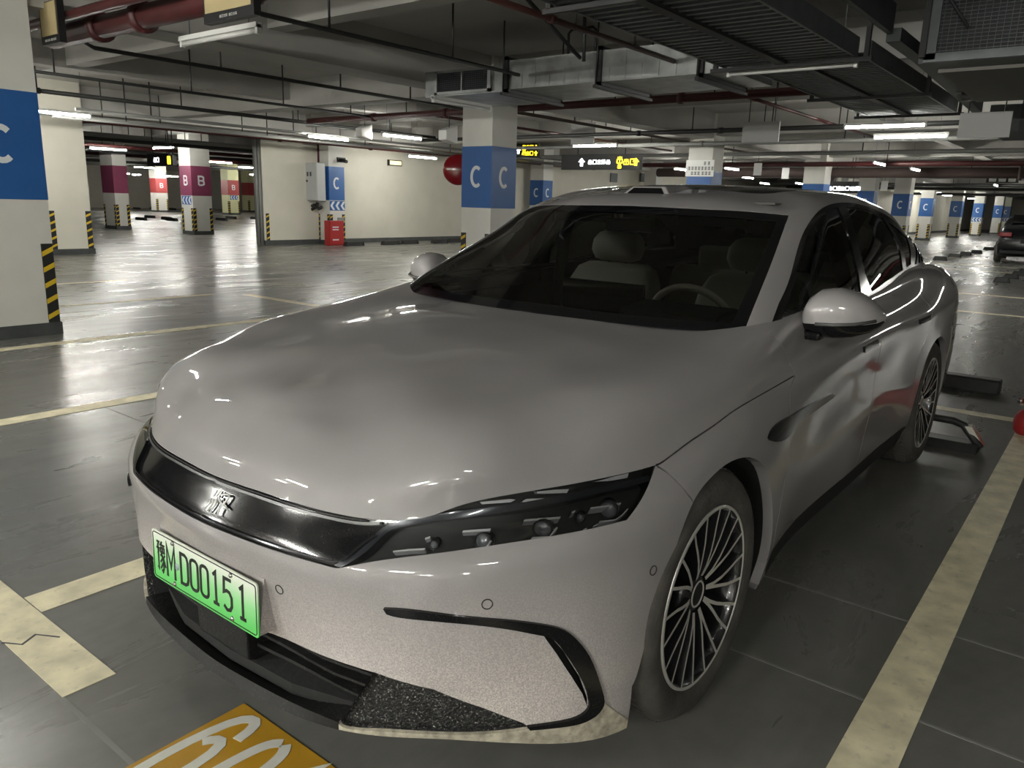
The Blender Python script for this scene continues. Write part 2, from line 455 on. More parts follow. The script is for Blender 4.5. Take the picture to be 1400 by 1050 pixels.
dome_r = {
 'd0': [(-.235,0,.928),(-.27,.3,.928),(-.335,.585,.931),(-.425,.79,.932),(-.60,.860,.945),(-1.0,.888,.950),(-1.55,.892,.955),(-2.2,.885,.965),(-2.75,.868,.985),(-3.2,.83,1.02),(-3.45,.685,1.055),(-3.58,.43,1.07),(-3.62,0,1.075)],
 'd1': [(-.42,0,1.035),(-.455,.29,1.035),(-.52,.565,1.035),(-.60,.765,1.04),(-.74,.832,1.04),(-1.07,.852,1.045),(-1.58,.858,1.05),(-2.18,.85,1.06),(-2.72,.83,1.08),(-3.15,.79,1.10),(-3.38,.66,1.12),(-3.48,.42,1.125),(-3.51,0,1.13)],
 'd2': [(-.66,0,1.170),(-.69,.28,1.168),(-.755,.54,1.163),(-.84,.722,1.158),(-.98,.786,1.160),(-1.22,.803,1.165),(-1.64,.811,1.17),(-2.15,.806,1.18),(-2.65,.79,1.19),(-3.06,.745,1.20),(-3.22,.62,1.205),(-3.29,.40,1.21),(-3.32,0,1.215)],
 'd3': [(-.93,0,1.305),(-.955,.26,1.302),(-1.005,.50,1.288),(-1.075,.664,1.275),(-1.20,.726,1.282),(-1.40,.748,1.288),(-1.72,.757,1.295),(-2.15,.755,1.30),(-2.55,.74,1.30),(-2.85,.70,1.30),(-2.99,.57,1.30),(-3.04,.38,1.305),(-3.06,0,1.31)],
 'd4': [(-1.20,0,1.422),(-1.21,.25,1.417),(-1.23,.45,1.398),(-1.265,.607,1.375),(-1.38,.662,1.388),(-1.56,.682,1.406),(-1.82,.688,1.420),(-2.10,.69,1.424),(-2.38,.682,1.412),(-2.60,.64,1.397),(-2.72,.50,1.387),(-2.77,.33,1.392),(-2.79,0,1.396)],
 'd5': [(-1.36,0,1.452),(-1.37,.22,1.449),(-1.39,.38,1.438),(-1.43,.51,1.427),(-1.50,.575,1.438),(-1.64,.608,1.452),(-1.85,.618,1.461),(-2.08,.615,1.465),(-2.30,.59,1.456),(-2.46,.52,1.442),(-2.55,.40,1.430),(-2.59,.27,1.432),(-2.60,0,1.434)],
 'd6': [(-1.52,0,1.474),(-1.53,.14,1.473),(-1.55,.25,1.470),(-1.58,.34,1.468),(-1.64,.38,1.473),(-1.73,.40,1.480),(-1.87,.41,1.484),(-2.02,.40,1.482),(-2.15,.37,1.474),(-2.25,.32,1.466),(-2.32,.25,1.464),(-2.35,.16,1.464),(-2.36,0,1.465)],
 'd7': [(-1.66,0,1.487),(-1.665,0,1.487),(-1.675,0,1.488),(-1.70,0,1.490),(-1.74,0,1.492),(-1.80,0,1.494),(-1.89,0,1.495),(-1.98,0,1.494),(-2.06,0,1.492),(-2.12,0,1.488),(-2.16,0,1.485),(-2.18,0,1.484),(-2.19,0,1.483)],
}
DN = ['d0', 'd1', 'd2', 'd3', 'd4', 'd5', 'd6', 'd7']
dnet = [[dome_r[k][i] for k in DN] for i in range(13)]
DOME = Surf(dnet); DOME.tess(220, 100)
# ------------------------------------------------------------------ car materials
PAINT = mat('grey_lilac_paint', (0.252, 0.240, 0.246), rough=0.55, metal=0.08, spec=0.3, coat=1.0, coat_rough=0.03, noise=0.03, nscale=6, speck=0.10, speck_col=(0.5, 0.47, 0.42), speck_scale=420)
def road_dust(m):
    """road dust thrown up on the nose: grainy film, thickest low on the front bumper"""
    nt = m.node_tree; L = nt.links; b = nt.nodes['Principled BSDF']
    src = b.inputs['Base Color'].links[0].from_socket
    tc = nt.nodes.new('ShaderNodeTexCoord'); sp = nt.nodes.new('ShaderNodeSeparateXYZ'); L.new(tc.outputs['Object'], sp.inputs[0])
    def rng(s, a, b_, c, d):
        q = nt.nodes.new('ShaderNodeMapRange'); q.inputs[1].default_value = a; q.inputs[2].default_value = b_; q.inputs[3].default_value = c; q.inputs[4].default_value = d; L.new(s, q.inputs[0]); return q.outputs[0]
    def mul(a, c):
        q = nt.nodes.new('ShaderNodeMath'); q.operation = 'MULTIPLY'; L.new(a, q.inputs[0]); L.new(c, q.inputs[1]); return q.outputs[0]
    hgt = rng(sp.outputs['Z'], .22, .62, 1, 0); frt = rng(sp.outputs['X'], .30, .55, 0, 1)
    n = nt.nodes.new('ShaderNodeTexNoise'); n.inputs['Scale'].default_value = 260; n.inputs['Detail'].default_value = 3; L.new(tc.outputs['Object'], n.inputs['Vector'])
    n2 = nt.nodes.new('ShaderNodeTexNoise'); n2.inputs['Scale'].default_value = 5; n2.inputs['Detail'].default_value = 4; L.new(tc.outputs['Object'], n2.inputs['Vector'])
    f = mul(mul(hgt, frt), mul(rng(n.outputs['Fac'], .38, .66, .35, 1.0), rng(n2.outputs['Fac'], .3, .7, .7, 1.0)))
    mx = nt.nodes.new('ShaderNodeMix'); mx.data_type = 'RGBA'; L.new(f, mx.inputs[0]); L.new(src, mx.inputs[6]); mx.inputs[7].default_value = (.78, .70, .65, 1)
    L.new(mx.outputs[2], b.inputs['Base Color'])
    iv = nt.nodes.new('ShaderNodeMath'); iv.operation = 'SUBTRACT'; iv.inputs[0].default_value = 1; L.new(f, iv.inputs[1]); L.new(iv.outputs[0], b.inputs['Coat Weight'])
road_dust(PAINT)
GLOSSB = mat('gloss_black', (0.005, 0.005, 0.006), rough=0.14, spec=0.3, coat=0.12, speck=0.12, speck_col=(0.25, 0.25, 0.24), speck_scale=380)
BLACKP = mat('black_plastic', (0.011, 0.011, 0.0115), rough=0.6, spec=0.3, noise=0.35, nscale=14, bump=0.15, bscale=120, speck=0.28, speck_col=(0.16, 0.15, 0.13), speck_scale=140)
DARK = mat('seam_dark', (0.006, 0.006, 0.006), rough=0.8)
MESHM = mat('speckled_black_mesh', (0.012, 0.012, 0.012), rough=0.35, bump=1.0, bscale=170, speck=0.9, speck_col=(0.42, 0.41, 0.38), speck_scale=190)
DUSTY = mat('dusty_lip', (0.36, 0.33, 0.26), rough=0.8, noise=0.35, nscale=45, speck=0.6, speck_col=(0.16, 0.14, 0.11), speck_scale=70)
CHROME = mat('satin_chrome', (0.62, 0.62, 0.62), rough=0.18, metal=1.0)
LINER = mat('wheel_arch_liner', (0.012, 0.012, 0.012), rough=0.9, bump=0.4, bscale=30)
LENS = glass('lamp_lens', (0.93, 0.94, 0.95))
WGLASS = glass('car_glass', (0.86, 0.90, 0.88), rough=0.0)
SGLASS = glass('privacy_glass', (0.40, 0.43, 0.43), rough=0.0)
RUBBER = mat('tyre_rubber', (0.052, 0.048, 0.042), rough=0.9, noise=0.35, nscale=12, bump=0.25, bscale=70)
BEIGE = mat('cream_leather', (0.68, 0.64, 0.54), rough=0.5, bump=0.1, bscale=200)
INTD = mat('dark_interior', (0.014, 0.015, 0.015), rough=0.6)

# ------------------------------------------------------------------ car: body regions traced on the surface
CARS = empty('sedan', (0, 0, 0), label='large grey lilac sedan parked in the near bay, green plate on its nose', cat='car')
B = BODY
VM = B.vmax
hood_l = smooth2([(262,634),(293,650),(350,670),(407,688.6),(464,703),(507,709.5),(543,711.4)], 26)
hood_r = smooth2([(543,711.4),(565,710),(593,704),(636,689),(736,669.6),(807,657),(871,643),(896.4,635.7)], 30)
hood_s = smooth2([(896.4,635.7),(902,634),(940,606),(976,582),(1000,564),(1040,540),(1087,513)], 18)
uv_hl, uv_hr, uv_hs = B.px(hood_l), B.px(hood_r), B.px(hood_s)
door_t = smooth2([(1052,452),(1068,472),(1080,495),(1087,513)], 8)
door_b = smooth2([(1087,513),(1081,532),(1080,550),(1082,575)], 10)
uv_dt, uv_db = B.px(door_t), B.px(door_b)
xd = float(B.ev(uv_db[-1:, 0], uv_db[-1:, 1])[0][0])
uv_dc = np.r_[uv_db, B.side([(xd+0.01, .58), (xd+.03, .48), (xd+.04, .38), (xd+.02, .30)])]
def uvx(p, u=None, v=None):
    p = np.array(p, float)
    if u is not None: p[0] = u
    if v is not None: p[1] = v
    return p
U0 = -0.12
def left_ext(uv):
    """extend an outline that starts near the centre to u = U0"""
    return np.r_[[[U0, uv[0][1]]], uv[uv[:, 0] > 0.0]]
uv_hl = left_ext(uv_hl)
bandbot = left_ext(B.px(smooth2([(240,694),(264,708.6),(321,733),(378.6,754),(436,771),(456,776.6)], 22)))
diag = B.px([(463,777),(480,764),(500,745),(522,727),(543,711.4)])
hlright = B.px(smooth2([(896.4,635.7),(887.5,661),(875,686),(857,711)], 9))
hlbot = B.px(smooth2([(857,711),(807,723),(736,736),(664,747),(593,757),(521,766),(463,777)], 24))
P_GRILLE = np.r_[uv_hl, diag[::-1][1:], bandbot[::-1]]
P_LAMP = np.r_[uv_hr, hlright[1:], hlbot[1:], diag[1:-1]]
fog_o = smooth2([(525.7,830),(557,831.8),(628.6,840.7),(700,847),(746,853),(771,860),(789,874.6),(807,901),(821,941),(824,958.6),(818,971),(800,983.6),(771,990.7),(718,996)], 50)
fog_i = smooth2([(721,991),(771,983.6),(793,976),(803,966),(803.6,955),(793,926),(771,891),(753.6,871),(736,866),(700,859),(628.6,850),(543,841),(530,837)], 46)
P_FOG = B.px(np.r_[fog_o, fog_i])
P_FOGR = B.px([(741,866.5),(753.6,871),(771,891),(793,926),(803.6,955),(803,966),(796,948),(782,926),(761,894)])
lipline = B.px(smooth2([(464,989),(471,994),(521,998.5),(628.6,1003.5),(700,999),(718,996.5),(771,991.5),(800,984.5),(818,972),(826,960)], 26))
P_MESH = np.r_[B.px([(464,987),(511,918.6),(593,942.5),(664,969),(714,988)]), B.px([(722,993)]), lipline[3:17][::-1]-[0, .012], lipline[1:2]-[0, .006]]
c0 = B.near([(.89, 0.0, .385)])[0]
lip_in = B.px(smooth2([(464,986),(407,963),(350,934),(298,904),(262,880)], 12))
P_LOWG = np.r_[[[U0, c0[1]]], B.px(smooth2([(330,855),(378.6,868.6),(436,894),(509,918.6)], 9)), B.px([(517,921),(474,990)]), lip_in[lip_in[:, 0] > 0.02], [[U0, lip_in[lip_in[:, 0] > 0.02][-1][1]]]]
# front wheel arch
arch_px = smooth2([(864,938),(870,925),(890,850),(920,760),(948,686),(969,656),(991,636),(1009,627),(1027,625.5),(1042,634.5),(1051,656),(1055.5,685),(1056,721),(1051,757.5),(1042,786),(1034,808)], 46)
a_uv = B.px(arch_px)
P_ARCH = np.r_[[uvx(a_uv[0], v=-.2)], [uvx(a_uv[0], u=a_uv[0][0]+.004, v=.01)], a_uv, [uvx(a_uv[-1], v=-.2)]]
th = np.linspace(math.radians(-32), math.radians(212), 40)
ra_uv = B.side([(-2.92+.378*math.cos(t), .352+.378*math.sin(t)) for t in th])
P_RARCH = np.r_[[uvx(ra_uv[0], v=-.2)], ra_uv, [uvx(ra_uv[-1], v=-.2)]]
# seams: centre lines on the surface
fs = B.px(smooth2([(898,637),(910,644),(924,656),(948,686)], 8))
# rear door, b post, fuel etc. (side view lines)
rd = B.side([(-1.68, .985), (-1.70, .9), (-1.70, .8), (-1.69, .5), (-1.66, .30)])
rdb = B.side([(-2.62, 1.0), (-2.66, .93), (-2.66, .86), (-2.585, .76), (-2.50, .66), (-2.46, .55), (-2.46, .40)])
sill = B.side([(xd+.02, .285), (-1.0, .28), (-1.66, .28), (-2.2, .285), (-2.47, .30)])
rb = B.side([(-3.30, .66), (-3.45, .68), (-3.6, .72)])
SEAMS = [uv_hs, np.r_[uv_dt, uv_dc[1:]], fs, rd, rdb, sill, B.side([(-3.28, .64), (-3.42, .70), (-3.55, .76)])]
vent = B.px(smooth2([(1049,599),(1052,590),(1062,578),(1080,568)], 8)); vent2 = B.px(smooth2([(1080,568),(1100,556),(1136,537.5)], 6))
vent3 = B.px([(1140,540)]); vent4 = B.px(smooth2([(1137,544),(1110,563),(1086,579)], 6)); vent5 = B.px(smooth2([(1082,588),(1074,599),(1060,604),(1051,602)], 8))
P_VENT = np.r_[vent, vent2[1:], vent3, vent4, vent5]
handle1 = B.side([(-1.40, .842), (-1.40, .865), (-1.61, .868), (-1.62, .845)])
handle2 = B.side([(-2.38, .855), (-2.38, .878), (-2.58, .881), (-2.59, .858)])

# cabin footprint on top of the body (cut away below the glass)
foot = np.array([(d[0]*1.0, d[1]) for d in dome_r['d0']]); foot = np.r_[foot, (foot*[1, -1])[::-1]]
fc = foot.mean(0)
foot_in = np.r_[[(-.42, 0), (-.45, .3), (-.52, .56), (-.62, .755), (-.8, .82), (-1.1, .838), (-1.55, .842), (-2.2, .834), (-2.7, .80), (-3.08, .72), (-3.32, .58), (-3.44, .36), (-3.46, 0)]]

polys = [P_GRILLE, P_LAMP, P_FOG, P_FOGR, P_MESH, P_LOWG, P_ARCH, P_RARCH, P_VENT, handle1, handle2]
seam_polys = [band(densify(s_, .03, False), .005) for s_ in SEAMS]
lip_poly = np.r_[lipline, [uvx(a_uv[0], v=.028)], [uvx(a_uv[0], v=-.2)], [uvx(lipline[0], v=-.2)]]
lipc_poly = np.r_[[[U0, lip_in[lip_in[:, 0] > 0.02][-1][1]]], lip_in[lip_in[:, 0] > 0.02][::-1], lipline[:1], [uvx(lipline[0], v=-.2)], [[U0, -.2]]]
GS = .036
nu = int(B.umax/GS); nv = int(VM/GS)
grid = np.array([(i*B.umax/nu, j*VM/nv) for i in range(nu+1) for j in range(nv+1)])
clip = [(0, 0), (B.umax, 0), (B.umax, VM), (0, VM)]
VV, FF = cdt(polys+seam_polys+[lip_poly, lipc_poly, clip], grid, None, None, GS)
cen = VV[FF].mean(1)
inside = (cen[:, 0] > 0) & (cen[:, 0] < B.umax) & (cen[:, 1] > 0) & (cen[:, 1] < VM)
FF = FF[inside]; cen = cen[inside]
C3 = B.ev(cen[:, 0], cen[:, 1])
lab = np.array(['panel']*len(FF), dtype=object)
cab = inpoly(C3[:, :2], np.r_[foot_in, (foot_in*[1, -1])[::-1]]) & (C3[:, 2] > .9)
lab[cab] = 'cut'
for nm, pl in (('lip', lip_poly), ('lipc', lipc_poly), ('mesh', P_MESH), ('lowg', P_LOWG), ('grille', P_GRILLE), ('lamp', P_LAMP), ('fog', P_FOG), ('fogr', P_FOGR), ('vent', P_VENT), ('hand', handle1), ('hand', handle2)):
    lab[inpoly(cen, pl) & (lab == 'panel')] = nm
for pl in seam_polys: lab[inpoly(cen, pl) & (lab == 'panel')] = 'seam'
lab[inpoly(cen, P_ARCH)] = 'arch'; lab[inpoly(cen, P_RARCH)] = 'arch'
# panels
big = 99.0
hood_poly = np.r_[[[-.5, uv_hl[0][1]]], uv_hl, uv_hr, uv_hs, uv_dt[::-1], [[uv_dt[0][0], VM+.1]], [[-.5, VM+.1]]]
pan = lab == 'panel'
u_seam = fs[:, 0].mean()
isside = cen[:, 0]
hoodm = pan & inpoly(cen, hood_poly)
doorx = np.interp(cen[:, 1], uv_dc[::-1, 1], uv_dc[::-1, 0])
dfront = np.where(cen[:, 1] > uv_dt[-1][1], np.interp(cen[:, 1], uv_dt[::-1, 1], uv_dt[::-1, 0]), doorx)
rdx = np.interp(cen[:, 1], rd[::-1, 1], rd[::-1, 0])
rbx = np.interp(cen[:, 1], rdb[::-1, 1], rdb[::-1, 0])
sx = np.interp(cen[:, 0], sill[:, 0], sill[:, 1])
bump_u = np.interp(cen[:, 1], fs[::-1, 1], fs[::-1, 0])
front = pan & ~hoodm & (cen[:, 0] < bump_u)
fend = pan & ~hoodm & ~front & (cen[:, 0] < dfront)
rest = pan & ~hoodm & ~front & ~fend
sillm = rest & (cen[:, 1] < sx) & (cen[:, 0] < rdb[-1][0]+.06)
fdoor = rest & ~sillm & (cen[:, 0] < rdx)
rdoor = rest & ~sillm & ~fdoor & (cen[:, 0] < rbx)
tail = rest & ~sillm & ~fdoor & ~rdoor
rearb = tail & (C3[:, 2] < .72) & (C3[:, 0] < -3.30)
trunk = tail & ~rearb & ((C3[:, 1] < .72) & (C3[:, 0] < -3.45) | (C3[:, 1] < .55))
quart = tail & ~rearb & ~trunk
def reg(mask, off=0.0, wall=None): return region_data(B, VV, FF[mask], off, wall)
make('hood', reg(hoodm, 0, -.006), PAINT, CARS, True)
fb = make('front_bumper', reg(front, 0, -.006), PAINT, CARS, True)
for nm, mk in (('fender', fend), ('front_door', fdoor), ('rear_door', rdoor), ('quarter_panel', quart)):
    make_pair(nm, reg(mk, 0, -.006), PAINT, CARS)
make_pair('side_sill', reg(sillm, 0, -.006), BLACKP, CARS)
make('rear_bumper', reg(rearb, 0, -.006), PAINT, CARS, True)
make('trunk_lid', reg(trunk, 0, -.006), PAINT, CARS, True)
make('panel_gap', reg(lab == 'seam', -.006, None), DARK, CARS, True)
lipo = make_pair('front_lip', reg(lab == 'lip', .003, -.006), DUSTY, CARS); lipo[0]['label'] = 'dusty beige lower lip'
make('front_splitter', reg(lab == 'lipc', .004, -.006), BLACKP, CARS, True)
make_pair('intake_mesh', reg(lab == 'mesh', -.022, -.006), MESHM, CARS)
lg = make('lower_grille', reg(lab == 'lowg', -.085, -.006), BLACKP, CARS, True)
make_pair('intake_recess', reg(lab == 'fogr', -.03, -.006), BLACKP, CARS)
for o in make_pair('intake_garnish', reg(lab == 'fog', .008, 0), GLOSSB, CARS): o['label'] = 'glossy black curved garnish'
for o in make_pair('side_garnish', reg(lab == 'vent', .006, 0), GLOSSB, CARS): o['label'] = 'glossy black side strip'
for hm in (C3[:, 0] > -2, C3[:, 0] <= -2): make_pair('door_handle', reg((lab == 'hand') & hm, .010, 0), GLOSSB, CARS)
gb = make('upper_grille', reg(lab == 'grille', -.010, -.006), GLOSSB, CARS, True); gb['label'] = 'glossy black grille band'
# ------------------------------------------------------------------ car: greenhouse
D = DOME
def ext0(uv, u=-0.12): return np.r_[[[u, uv[0][1]]], uv[uv[:, 0] > 0.0]]
ws_b = ext0(D.px(smooth2([(690,419.5),(740,428),(820,438),(900,446),(980,453),(1016,456.5)], 20)))
ws_s = D.px(smooth2([(1016,456.5),(1032,416),(1056,356),(1078,294)], 14))
ws_t = ext0(D.px(smooth2([(800,280.3),(860,281),(940,284.8),(1020,288.8),(1078,294)], 16)))
P_WS = np.r_[ws_b, ws_s[1:-1], ws_t[::-1]]
wi_b = ext0(D.px(smooth2([(690,407),(740,416),(820,426),(900,434),(970,440),(1001,442)], 20)))
wi_s = D.px(smooth2([(1001,442),(1017,406),(1042,350),(1062,303)], 14))
wi_t = ext0(D.px(smooth2([(800,289),(860,290.5),(940,294),(1020,298.5),(1062,303)], 16)))
P_WI = np.r_[wi_b, wi_s[1:-1], wi_t[::-1]]
P_DLO = np.r_[D.px(smooth2([(1050,456.5),(1108,440),(1150,423),(1193,403),(1222,384),(1235,372),(1250.5,364),(1266,357.5)], 26)),
              D.px(smooth2([(1265,352.5),(1254.5,338),(1242,321),(1231,309.5),(1212,294),(1193,284.8),(1174,279),(1155,276.8),(1136,279),(1121,286.7),(1107.6,302),(1094,328.6),(1079,382),(1065,414)], 40))]
P_G1 = D.px(np.r_[smooth2([(1066,444),(1080,405),(1092,362),(1103,326),(1113,306),(1124,293.5),(1136,285.5),(1146,283.5)], 24), [(1149,290),(1163,327),(1174,374),(1178,404)], smooth2([(1175,408),(1140,424),(1100,439),(1072,445)], 8)])
P_G2 = D.px(np.r_[smooth2([(1157,283),(1174,284.5),(1192,289.5),(1207,298)], 8), [(1222,321),(1231,344),(1234.5,369)], [(1210,386),(1192,399),(1183,374),(1172,327)]])
P_G3 = D.px([(1214.5,303),(1228,313.5),(1240,325),(1245.5,346),(1245.5,361),(1239.5,366),(1236,344),(1226,321)])
P_SUN = np.r_[[[-.12, D.near([(-1.45, 0, 1.465)])[0][1]]], D.near([(-1.45, .02, 1.465), (-1.46, .25, 1.46), (-1.50, .40, 1.45), (-1.58, .47, 1.45), (-1.8, .49, 1.45), (-2.05, .48, 1.45), (-2.2, .42, 1.44), (-2.3, .33, 1.44), (-2.36, .2, 1.445), (-2.38, .02, 1.445)]), [[D.umax+.12, D.near([(-2.38, 0, 1.445)])[0][1]]]]
P_SUN = np.r_[P_SUN[:-1], [[D.umax+.12, P_SUN[-1][1]]], [[D.umax+.12, D.vmax+.1]], [[-.12, D.vmax+.1]]]
rw = D.near([(-2.76, .02, 1.37), (-2.75, .25, 1.37), (-2.72, .40, 1.355), (-2.86, .48, 1.28), (-3.05, .53, 1.19), (-3.20, .52, 1.13), (-3.32, .38, 1.125), (-3.36, .2, 1.125), (-3.38, .02, 1.125)])
P_RW = np.r_[[[D.umax+.12, rw[0][1]]], rw, [[D.umax+.12, rw[-1][1]]]]
GD = .03
nu = int(D.umax/GD); nv = int(D.vmax/GD)
grid = np.array([(i*D.umax/nu, j*D.vmax/nv) for i in range(nu+1) for j in range(nv+1)])
dpol = [P_WS, P_WI, P_DLO, P_G1, P_G2, P_G3, P_SUN, P_RW]
DV, DF = cdt(dpol+[[(0, 0), (D.umax, 0), (D.umax, D.vmax), (0, D.vmax)]], grid, None, None, GD)
dc = DV[DF].mean(1)
k = (dc[:, 0] > 0) & (dc[:, 0] < D.umax) & (dc[:, 1] > 0) & (dc[:, 1] < D.vmax)
DF = DF[k]; dc = dc[k]
dl = np.array(['roof']*len(DF), dtype=object)
dl[inpoly(dc, P_SUN)] = 'sun'
ucor = ws_s[:, 0].max(); dl[(dl == 'roof') & (dc[:, 0] < ucor) & (dc[:, 1] < np.interp(dc[:, 0], ws_b[:, 0], ws_b[:, 1]))] = 'cowl'
dl[inpoly(dc, P_DLO)] = 'trim'; dl[inpoly(dc, P_WS)] = 'frit'
for nm, pl in (('wind', P_WI), ('g1', P_G1), ('g2', P_G2), ('g3', P_G3), ('rear', P_RW)): dl[inpoly(dc, pl)] = nm
def dreg(nm, off=0.0, wall=None): return region_data(D, DV, DF[dl == nm], off, wall)
make('roof', dreg('roof', 0, -.03), PAINT, CARS, True)
make('sunroof', dreg('sun', .001, None), GLOSSB, CARS, True)
FRIT = mat('glass_border', (0.004, 0.004, 0.005), rough=0.06, spec=0.5)
wf = make('windshield_border', dreg('frit', -.001, -.006), FRIT, CARS, True)
make('windshield', dreg('wind', -.001, None), WGLASS, CARS, True)
make_pair('window_trim', dreg('trim', 0.0, -.012), GLOSSB, CARS)
for nm in ('g1', 'g2', 'g3'): make_pair('side_window', dreg(nm, -.004, None), SGLASS, CARS)
fin = []
for l_ in ([(1249.5,331),(1252,361)], [(1254.5,338.5),(1257,359)], [(1259.5,345.5),(1261,357.5)]): fin.append(l_)
for l_ in fin: make_pair('pillar_fin', patch(D, band(densify(D.px(l_), .02, False), .006), .005, 0, .02), GLOSSB, CARS)
for a_, b_ in (((1243,323.5),(1246.5,328)), ((1249,331.5),(1252,335.5)), ((1254.5,339),(1257,342.5)), ((1259,345.5),(1261,348.5)), ((1262.5,350.5),(1264.5,353.5))):
    for o in make_pair('fin_tip', patch(D, band(densify(D.px([a_, b_]), .02, False), .008), .007, 0, .02), CHROME, CARS): o['label'] = 'bright chrome fin tip'
make('rear_window', dreg('rear', -.001, None), SGLASS, CARS, True)

# ------------------------------------------------------------------ car: details lying on the surface
def stroke(S, pts, wd, off, thick, step=.02):
    uv = S.px(pts) if not isinstance(pts, np.ndarray) or pts.shape[1] == 2 and pts.max() > 20 else pts
    return patch(S, band(densify(uv, step, False), wd), off, thick, step)
def join_data(ds):
    P = []; F = []; N = []; W = []; n = 0
    for p, f, nn, w_ in ds:
        P.append(p); F.append(f+n); N.append(nn); W += w_; n += len(p)
    return np.concatenate(P), np.concatenate(F), np.concatenate(N), W
# grille: upper ledge, chrome lower lip, badge
ledge = left_ext(B.px(smooth2([(262,640.5),(293,657),(350,678),(407,697),(464,711),(500,716),(520,715)], 24)))
ledge2 = left_ext(B.px(smooth2([(262,637),(293,653),(350,673.5),(407,692),(464,706.5),(500,712)], 24)))
mk = mat('grey_grille_ledge', (0.10, 0.10, 0.10), rough=0.35, metal=0.6)
def clip0(uv): return uv[uv[:, 0] >= 0] if (uv[:, 0] >= 0).all() else np.r_[[[0, uv[0][1]]], uv[uv[:, 0] > 0]]
o = make('grille_ledge', patch(B, band(densify(clip0(ledge), .02, False), .008), .004, -.012), mk, gb, True); o['label'] = 'grey ledge under the bonnet edge'
make('grille_rib', patch(B, band(densify(clip0(ledge2), .02, False), .004), .001, -.012), BLACKP, gb, True)
lipb = clip0(left_ext(B.px(smooth2([(240,688),(264,702),(321,726.5),(378.6,747),(436,764),(456,768.5)], 22))))
diagl = B.px(smooth2([(456,768.5),(470,764),(490,748),(514,731)], 8))
cl = np.r_[lipb, diagl[1:]]
mk = mat('polished_black_lip', (0.05, 0.05, 0.055), rough=0.12, metal=0.8)
make('grille_lip', patch(B, band(densify(cl, .02, False), .007), .001, -.012), mk, gb, True)
# badge strokes, traced
def Z1(pts): return [(150+x/3.5, 520+y/3.5) for x, y in pts]
badge = [Z1([(447,620),(476,588),(484,566)]), Z1([(463,626),(490,590),(497,570)]), Z1([(478,632),(503,592),(512,566)]), Z1([(494,556),(513,528)]), Z1([(508,556),(527,532)]),
         Z1([(526,549),(568,551),(556,576),(530,606),(519,622),(512,648)]), Z1([(520,560),(527,584),(545,602),(560,618)]) , Z1([(530,542),(545,545)])]
bd = []
BEXT = B
for l in badge[:7]:
    # the badge sits on the centre line: lay it on the plane of the band
    pass
def plane_pts(pts, x): return [at(px_, py_, x=x) for px_, py_ in pts]
mbz = MB()
xb = float(B.ev(np.array([0.0]), np.array([B.near([(.89, 0, .655)])[0][1]]))[0][0])
zb0 = .655
for l in badge[:7]:
    l = smooth2(l, 12) if len(l) > 3 else np.array(l)
    pp = []
    for q in l:
        # band slopes back: solve x for height
        x_ = xb
        for _ in range(4):
            p = at(q[0], q[1], x=x_); uvp = B.near([(x_, abs(p[1]), p[2])])[0]; x_ = float(B.ev(uvp[:1], uvp[1:])[0][0])
        pp.append(Vector((x_-.002, p[1], p[2])))
    mbz.tube(pp, .0026, 6)
mbz.build('badge', mat('badge_silver', (0.62, 0.62, 0.62), rough=0.5, metal=0.2), gb)

# headlamp unit (built on the left, mirrored to the right)
def both(name, data, material, parents, label=None):
    a = make(name, data, material, parents[0]); b = make(name, mirror_data(*data), material, parents[1])
    if label: a['label'] = label; b['label'] = label
lampd = reg(lab == 'lamp', -.045, -.006)
hA = make('headlight', lampd, INTD, CARS); hB = make('headlight', mirror_data(*lampd), INTD, CARS)
HP = (hA, hB)
both('lens', reg(lab == 'lamp', .0, None), LENS, HP)
bar = B.px(smooth2([(459,775),(478,763),(496,750),(512,735),(528.6,722),(557,714),(628.6,703.6),(700,693.6),(771,680),(843,664),(890,652.5)], 40))
both('divider_bar', patch(B, band(densify(bar, .02, False), .017), -.006, -.04), mat('lamp_bar', (0.035, 0.037, 0.045), rough=0.2, metal=0.3), HP, 'dark satin bar across the lamp')
CLAMP = mat('lamp_chrome', (0.80, 0.80, 0.82), rough=0.25, metal=0.35)
drl = []
for q in ([(657,688),(700,682.5),(707,683),(700,686.5),(660,690.5)], [(716,684.5),(722,681.5),(746,680),(745,683.5),(716,686)], [(736,672),(760,669),(781,667.5),(778,672.5),(737,674.5)], [(816,658),(845,650.5),(864,646),(862,652),(840,656)]):
    drl.append(patch(B, B.px(q), -.012, -.03, .01))
both('running_light_strip', join_data(drl), CLAMP, HP, 'pale chevron strips above the bar')
hooks = []
for l in ([(823,707),(846,705),(855,698),(862.5,689)], [(728.6,730),(753.6,728.6),(764,715)], [(643,746),(664,744.6),(671,734)], [(534,750),(556,747.5),(578.6,746)], [(718,707),(769,702)], [(632,723),(671,719.6)], [(811,689.5),(853,682)], [(801,719),(806,717)], [(815,714),(821,711)], [(785,695.5),(790,693.5)], [(579,733),(586,731)]):
    hooks.append(patch(B, band(densify(B.px(l), .01, False), .005), -.018, -.04, .01))
both('lamp_trim', join_data(hooks), CLAMP, HP, 'chrome hooks around the lamp modules')
def module(q, r, depth):
    uv = B.px([q]); P = B.ev(uv[:, 0], uv[:, 1])[0]; N = B.nr(uv[:, 0], uv[:, 1])[0]
    c = Vector(P-N*depth); ax = Vector((0.88, 0.40, 0.05)).normalized()
    M = Matrix.Translation(c) @ ax.to_track_quat('Z', 'Y').to_matrix().to_4x4()
    return M
